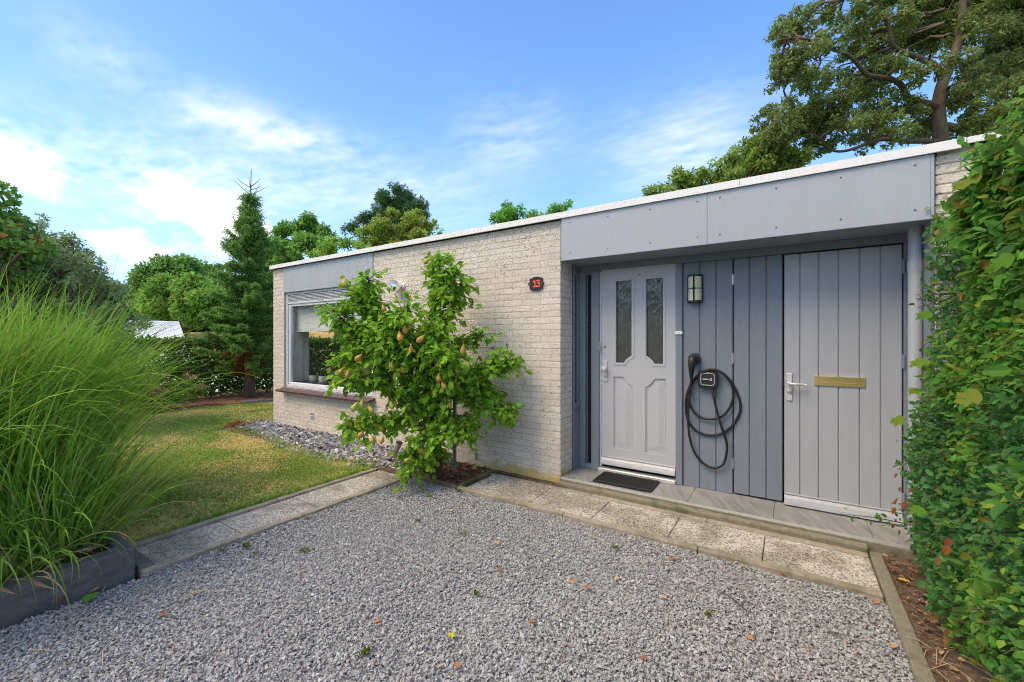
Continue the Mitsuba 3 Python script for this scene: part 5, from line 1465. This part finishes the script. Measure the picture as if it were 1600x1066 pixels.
tree('autumn_tree', 'yellow green tree turning orange behind the roof in front of the pine', 'tree', (-11.3, 10.4, -.09), T4, 66, (.105, .16, .032), .105, 520, .12, fork=.5, var=.35, alt=(.34, .19, .05), p=.2)
T4B = [(-12.25,8.12,4.38,0.29),(-11.85,8.42,4.49,0.29),(-12.25,7.51,4.01,0.28),(-11.47,8.5,4.26,0.29),(-12.51,8.02,4.09,0.33), (-12.0, 8.1, 3.5, .5)]
tree('lime_tree', 'small lime green tree just above the left part of the roof', 'tree', (-12.05, 8.1, -.09), T4B, 67, (.10, .17, .03), .10, 480, .08, fork=.5, var=.3)
T3 = [(-22.18,19.48,11.45,0.52),(-22.63,18.77,10.82,0.6),(-23.26,21.32,11.65,0.65),(-21.26,20.65,10.39,0.62),(-25.43,20.22,10.71,0.56),(-25.94,19.66,10.04,0.56),(-22.7,19.93,10.36,0.98),(-22.14,20.59,10.12,0.72),(-23.59,19.85,9.72,0.9),(-21.61,21.61,10.28,0.36),(-25.93,18.58,9.2,0.54), (-23, 19.8, 8.5, 1.2), (-23, 20, 7, 1.2)]
tree('pine_tree', 'dark pine standing tall behind the yellow green tree', 'tree', (-23.2, 20, -.1), T3, 68, (.04, .075, .03), .25, 130, .25, fork=.6, var=.35, asp=.3, clump=.42)
T2 = [(-17.67,9.62,6,0.49),(-17.19,10.18,6.16,0.55),(-15.74,10,5.59,0.41),(-18.14,9.6,5.23,0.66),(-16.01,9.35,5.07,0.56),(-14.84,9.56,4.84,0.44),(-17.77,8.89,4.54,0.58),(-16.49,8.37,5.07,0.39),(-16.21,8.95,4.64,0.5),(-17.16,8.83,3.58,0.67),(-17.14,9.33,4.02,0.66), (-16.6, 9.2, 3, .7)]
tree('broad_tree', 'spreading green tree right behind the spruce at the house corner', 'tree', (-16.8, 9.3, -.1), T2, 69, (.075, .14, .032), .13, 420, .18, fork=.45, var=.4)
T1A = [(-33.9,11.36,5.77,1.37),(-34.05,10.2,5.13,1.16),(-35.29,13.17,5.57,1.3),(-39.54,11.02,4.46,1.32),(-30.87,12.41,4.31,1.04),(-39.07,10.42,3.24,0.92), (-35, 11.5, 4, 1.2)]
tree('dome_tree', 'dark green dome shaped tree far behind the garden hedge', 'tree', (-35, 11.5, 1.0), T1A, 70, (.065, .12, .03), .27, 85, .2, fork=.4, var=.35)
for i, (bl, lab, bs) in enumerate(([[(-25.98,8.3,3.34,1.13),(-23.73,8.85,3.11,1),(-24.76,8.69,3.78,.79),(-28.54,8.27,2.9,.8),(-24.5, 8.3, 2.75, .6)], 'light green tree with a slim trunk left of the spruce, above the far hedge', (-24.6, 8.6, -.1)],
                                   [[(-25.17,10.12,2.93,.95),(-24.23,10.19,3.39,.83),(-24.02,10.7,2.75,.94),(-21.96,10.67,3.1,.8)], 'light green tree nearest the spruce on its left side', (-23.4, 10.5, -.1)])):
    tree('meadow_tree', lab, 'tree', bs, bl, 71 + i, (.08, .15, .03), .17, 210, .16, fork=.5, var=.35, alt=(.24, .22, .05), p=.08)
for i in range(2):
    y = -2 + i * 3.6
    tree('background_tree', ['bushy green tree at the left edge behind the leafy tree', 'bushy green tree behind the silvery bush, nearest the dome shaped tree'][i], 'tree', (-30, y, .3), [(-30 + rf.normal() * .8, y + rf.normal(), 2.6 + rf.random(), 1.3) for _ in range(5)], 80 + i, (.07, .12, .03), .32, 45, .2, fork=.4)

wood = [(-46 + rf.normal() * 2, yy, 2.2 + 1.6 * rf.random(), 1.7) for yy in np.arange(-14, 62, 2.1)] + [(-46 + rf.normal() * 2, yy, 4.2 + 1.2 * rf.random(), 1.6) for yy in np.arange(-14, 62, 2.6)]
stuff('far_wood', 'dark far off wood closing the view behind the golden meadow', 'wood', leaf_ply(blob_leaves(rf, wood, 9, .95, (.10, .17, .05), .4)))

# white van beyond the hedge
VN = thing('parked_van', 'white van roof showing over the far hedge behind the tall grass', 'van')
mat('van_white', (.80, .80, .80), .25)
vq = Polygon([(-24.6, .35), (-24.6, 1.95), (-24.45, 2.12), (-22.2, 2.12), (-21.5, 1.35), (-20.7, 1.15), (-20.65, .35)]).buffer(.05)
m = front(vq, 7.3, 1.9)
part(VN, 'body', P(m, 'van_white', smooth=30))
part(VN, 'side_window', P(bx(-23.0, -22.0, 5.385, 5.398, 1.45, 1.9, .002), 'dark_glass'))
for x in (-23.8, -21.4):
    part(VN, 'wheel', P(tube([(x, 5.37, .33), (x, 5.6, .33)], .33, 20), 'black_rubber', smooth=60))

# across the street (what the glass and the gloss paint mirror)
OH = thing('street_hedge', 'green hedge across the street behind the camera', 'hedge')
n = 7000
pos = np.c_[rf.uniform(-16, 10, n), -14 - np.abs(rf.normal(size=n)) * .35, rf.uniform(.05, 1.7, n)]
part(OH, 'foliage', leaf_ply(leaf_arrays(pos, rf.normal(size=(n, 3)), np.array([0, .8, .5]) + rf.normal(size=(n, 3)) * .4, .16, .11, tint(rf, n, (.06, .11, .03), .4), 'diamond')), kind='stuff')
for i, (x, h) in enumerate(((-11, 5.5), (-5.5, 4.6), (.5, 5.0), (6, 4.4))):
    tree('street_tree', ['leafy tree across the street, farthest to the west', 'leafy tree across the street opposite the window', 'leafy tree across the street opposite the doors', 'leafy tree across the street, farthest to the east'][i], 'tree', (x, -18, -.09), [(x + rf.normal() * .9, -18 + rf.normal() * .6, h * rf.uniform(.5, .85), 1.1) for _ in range(8)], 90 + i, (.07, .13, .03), .36, 36, .16, fork=.4)
